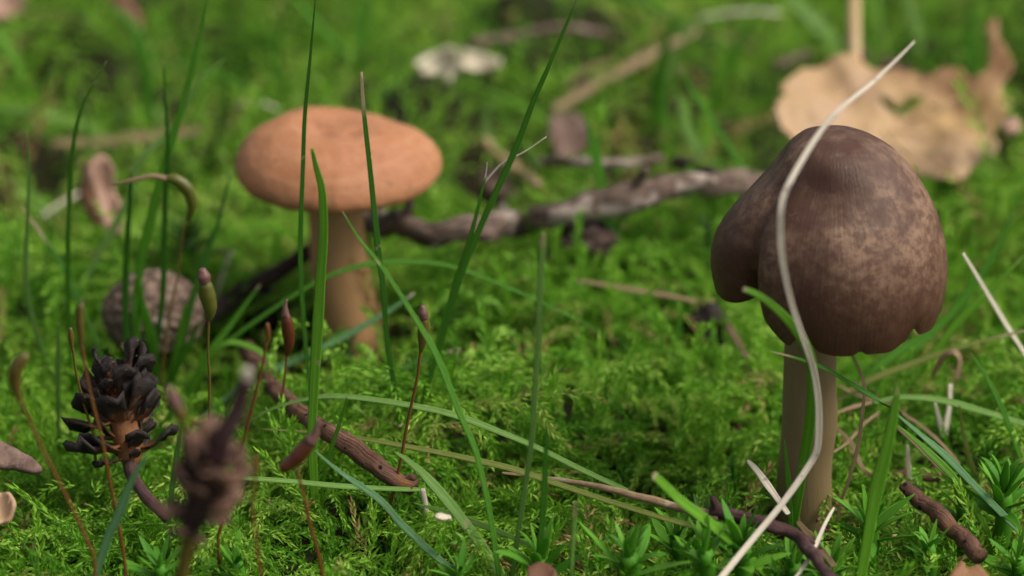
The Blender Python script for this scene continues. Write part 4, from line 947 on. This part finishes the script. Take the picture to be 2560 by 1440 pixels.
kl = pxs(la); V, F, A = tube(spline(P, 50), np.interp(np.linspace(0, 1, 50), [0, .35, .45, 1], [36, 34, 26, 6]) * kl, .7, 10, wob=.05)
obj('leaf_stalk', V - la, F, M_LEAFVEIN, lf, A)
for a, b, c_ in (((2155, 225), (2060, 270), (1965, 300)), ((2175, 275), (2290, 300), (2420, 250)), ((2210, 330), (2330, 345), (2470, 330)), ((2250, 380), (2340, 400), (2440, 420)), ((2160, 240), (2220, 220), (2320, 215))):
    V, F, A = tube(spline([onleaf(*a, .003), onleaf(*b, .004), onleaf(*c_, .003)], 20), np.linspace(1, .3, 20) * 9 * kl, .7, 6); obj('vein', V - la, F, M_LEAFVEIN, lf, A)
def flake(label, poly, mat, slope, lift=.02, curl=.0, th=.004, seed=1, name='leaf_flake', cat='leaf flake', step=14, rough=.008, amp=2):
    a = gpt(sum(p[0] for p in poly) / len(poly), max(p[1] for p in poly) - 4, lift)
    o, _ = sheet(name, dense(poly, amp, seed, 5), mat, a, math.radians(slope), step, (), curl, th, seed, 0, rough)
    return tag(o, label, cat)
flake('curled pinkish-tan dead leaf strip standing behind the grass tuft', [(235, 410), (262, 395), (288, 430), (285, 470), (305, 520), (312, 560), (300, 600), (275, 590), (255, 540), (240, 490), (225, 450)], M_LEAFPINK, 55, .01, .02)
flake('dark red-brown dead leaf beside the curled tan strip', [(205, 400), (235, 405), (245, 470), (262, 540), (235, 560), (205, 500)], M_LEAFBROWN, 50, .0, -.01)
flake('smooth pale brown seed husk lying on the front moss', [(-20, 1108), (20, 1120), (60, 1140), (95, 1165), (106, 1182), (80, 1186), (40, 1172), (-20, 1165)], M_PINKWOOD, 22, .045, .004, .006, name='seed_husk', cat='seed husk')
flake('yellowish leaf scrap near the seed husk', [(-15, 1240), (20, 1245), (40, 1275), (30, 1300), (5, 1315), (-20, 1318)], M_LEAF, 30, .04, .01)
flake('curled whitish dead leaf half far behind the orange cap', [(1035, 165), (1070, 140), (1110, 125), (1140, 128), (1148, 160), (1135, 190), (1120, 210), (1105, 185), (1060, 190)], M_LEAFPALE, 60, .05, .02)
flake('whitish curled flake next to the dead leaf half', [(1158, 135), (1200, 140), (1245, 155), (1250, 172), (1220, 182), (1160, 178)], M_LEAFPALE, 55, .05, .02)
flake('tan leaf scrap far behind the tall lone blade', [(-25, -20), (40, -25), (60, 0), (45, 35), (10, 50), (-25, 45)], M_LEAFPINK, 50, .04, .01)
flake('reddish brown dead blade hanging far behind the grass tuft', [(265, -20), (310, -20), (345, 30), (360, 65), (345, 78), (320, 50)], M_LEAFBROWN, 60, .06, .0)
flake('tiny oval tan scale on the front moss', [(1084, 1295), (1100, 1286), (1122, 1286), (1128, 1294), (1115, 1302), (1095, 1303)], M_LEAFPALE, 25, .04, .0, .003, step=8)
flake('reddish dead leaf tip in the front moss by the star moss', [(1320, 1420), (1345, 1405), (1375, 1412), (1392, 1440), (1370, 1465), (1320, 1460)], M_LEAFBROWN, 35, .04, .0)
flake('jagged orange-brown leaf end at the front under the star moss', [(2370, 1450), (2385, 1425), (2402, 1405), (2415, 1422), (2440, 1415), (2470, 1440), (2480, 1480), (2370, 1480)], M_LEAFORANGE, 30, .05, .0)
flake('brown bark flake beside the pale peeled twig', [(1210, 420), (1250, 425), (1290, 470), (1280, 500), (1230, 480), (1200, 450)], M_PINKWOOD, 40, .02, .0)
flake('grey-brown bark flake below the thick straw', [(1370, 300), (1440, 290), (1470, 340), (1440, 400), (1400, 410), (1380, 360)], M_PINKWOOD, 45, .01, .01)
flake('pinkish flake beside the upturned lobe of the fallen leaf', [(2505, 300), (2540, 295), (2550, 325), (2515, 335)], M_LEAFPINK, 40, .03, .0)

# ------------------------------------------------------------------ star moss plants: rosettes of pointed leaves
def lance_mesh(name, L, Wd, mat, seed, bend):
    s = np.linspace(0, 1, 12); P = np.stack([L * s * np.cos(bend * s * .6), np.zeros(12), L * (s * np.sin(.2) + .0 - bend * .35 * s * s)], 1)
    W_ = Wd * np.interp(s, [0, .15, .5, .85, 1], [.45, .8, 1, .5, .04])
    V, F, A = tube(P, W_, .10, 8, (0, 0, 1), keel=.35, seed=seed)
    r_ = np.random.default_rng(seed); return mesh_data(name, V, F, mat, {'along': A['along'] * .6, 'tint': np.full(len(V), r_.uniform(.2, .95))})
LANCE = {}
def lances(mat):
    if mat.name not in LANCE: LANCE[mat.name] = [lance_mesh('leaf', 1.0, .17 + .03 * (i % 3), mat, 50 + i, b) for i, b in enumerate((.2, .5, .9, 1.2, .35, .7))]
    return LANCE[mat.name]
def rosette(label, px, py, leaf_px, n, mat=M_STAR, seed=1, hgt_px=60, group=None, lo=.15, hi=1.15, narrow=1.0):
    g = gpt(px, py, .0); k = pxs(g); r_ = random.Random(seed)
    root = empty('star_moss', g + np.array([0, 0, -.03])); tag(root, label, 'moss plant', group)
    H = hgt_px * k + .03; leaf_px = leaf_px * 1.2
    V, F, A = tube(spline([(0, 0, 0), (.004, 0, H * .5), (0, 0, H)], 8), .012 * leaf_px / 120, 1, 6); A['tint'] = np.full(len(V), .3)
    obj('stem', V, F, mat, root, A)
    for i in range(n):
        s = (i + .5) / n; o = link(bpy.data.objects.new('leaf', lances(mat)[r_.randrange(6)]), root)
        el = lo + (hi - lo) * s + r_.uniform(-.15, .15); sc = leaf_px * k * r_.uniform(.75, 1.15) * (1 - .35 * s)
        o.location = (0, 0, H * (.55 + .45 * s)); o.rotation_euler = (r_.uniform(-.5, .5), -el, i * 2.4 + r_.uniform(-.3, .3)); o.scale = (sc, sc * narrow, sc)
    return root
rosette('large star moss plant at the brown stem foot', 2168, 1345, 140, 15, seed=1, hgt_px=40)
rosette('tall star moss plant beside the peeled twig', 2500, 1310, 150, 18, seed=2, hgt_px=90, lo=.3, hi=1.35)
rosette('star moss plant crossed by the thick bright blade', 1850, 1440, 150, 14, seed=3, hgt_px=90, lo=.3, hi=1.3)
rosette('upright star moss plant with broad leaves near the white-ended stub', 1570, 1450, 150, 12, seed=4, hgt_px=70, lo=.4, hi=1.35)
rosette('long-leaved star moss plant by the reddish leaf tip', 1350, 1460, 150, 12, seed=5, hgt_px=70, lo=.5, hi=1.4)
rosette('star moss plant on the front side of the purple-brown twig', 2080, 1450, 120, 12, seed=6, hgt_px=40)
rosette('small star moss plant above the jagged leaf end', 2320, 1400, 100, 13, seed=7, hgt_px=40)
rosette('star moss plant under the small weathered cone', 590, 1450, 120, 12, seed=8, hgt_px=50)
rosette('narrow-leaved star moss plant beside the jagged leaf end', 2540, 1440, 110, 14, seed=9, hgt_px=50)
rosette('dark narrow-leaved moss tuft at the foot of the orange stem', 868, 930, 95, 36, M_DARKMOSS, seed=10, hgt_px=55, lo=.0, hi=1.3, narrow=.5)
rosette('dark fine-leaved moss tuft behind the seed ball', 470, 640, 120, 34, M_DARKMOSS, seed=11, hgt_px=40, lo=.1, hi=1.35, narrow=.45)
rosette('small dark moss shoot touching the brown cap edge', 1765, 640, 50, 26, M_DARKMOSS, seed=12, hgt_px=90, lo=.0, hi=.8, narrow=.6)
rosette('pale pointed moss shoot above the tall star moss plant', 2470, 1180, 60, 30, M_STAR, seed=13, hgt_px=60, lo=.7, hi=1.3, narrow=.8)
rosette('conifer-like moss shoot in the hollow beside the brown stem', 1828, 1255, 34, 40, M_STAR, seed=14, hgt_px=120, lo=.7, hi=1.1, narrow=.8)
rosette('star moss plant in front of the black open cone', 400, 1450, 110, 13, seed=15, hgt_px=40)
rosette('star moss plant between the two front blades by the flat pale blade', 1150, 1460, 110, 12, seed=16, hgt_px=40)
rosette('star moss plant between the beige stalk and the white-ended stub', 1690, 1395, 120, 12, seed=17, hgt_px=60, lo=.3, hi=1.3)
rosette('star moss plant behind the thick bright blade', 1760, 1440, 130, 12, seed=18, hgt_px=70, lo=.4, hi=1.35)
rosette('bright star moss plant beside the peeled twig end', 2400, 1300, 90, 14, seed=19, hgt_px=40)
rosette('broad-leaved star moss plant between the purple-brown twig and the large one', 1980, 1455, 130, 12, seed=20, hgt_px=50, lo=.3, hi=1.3)
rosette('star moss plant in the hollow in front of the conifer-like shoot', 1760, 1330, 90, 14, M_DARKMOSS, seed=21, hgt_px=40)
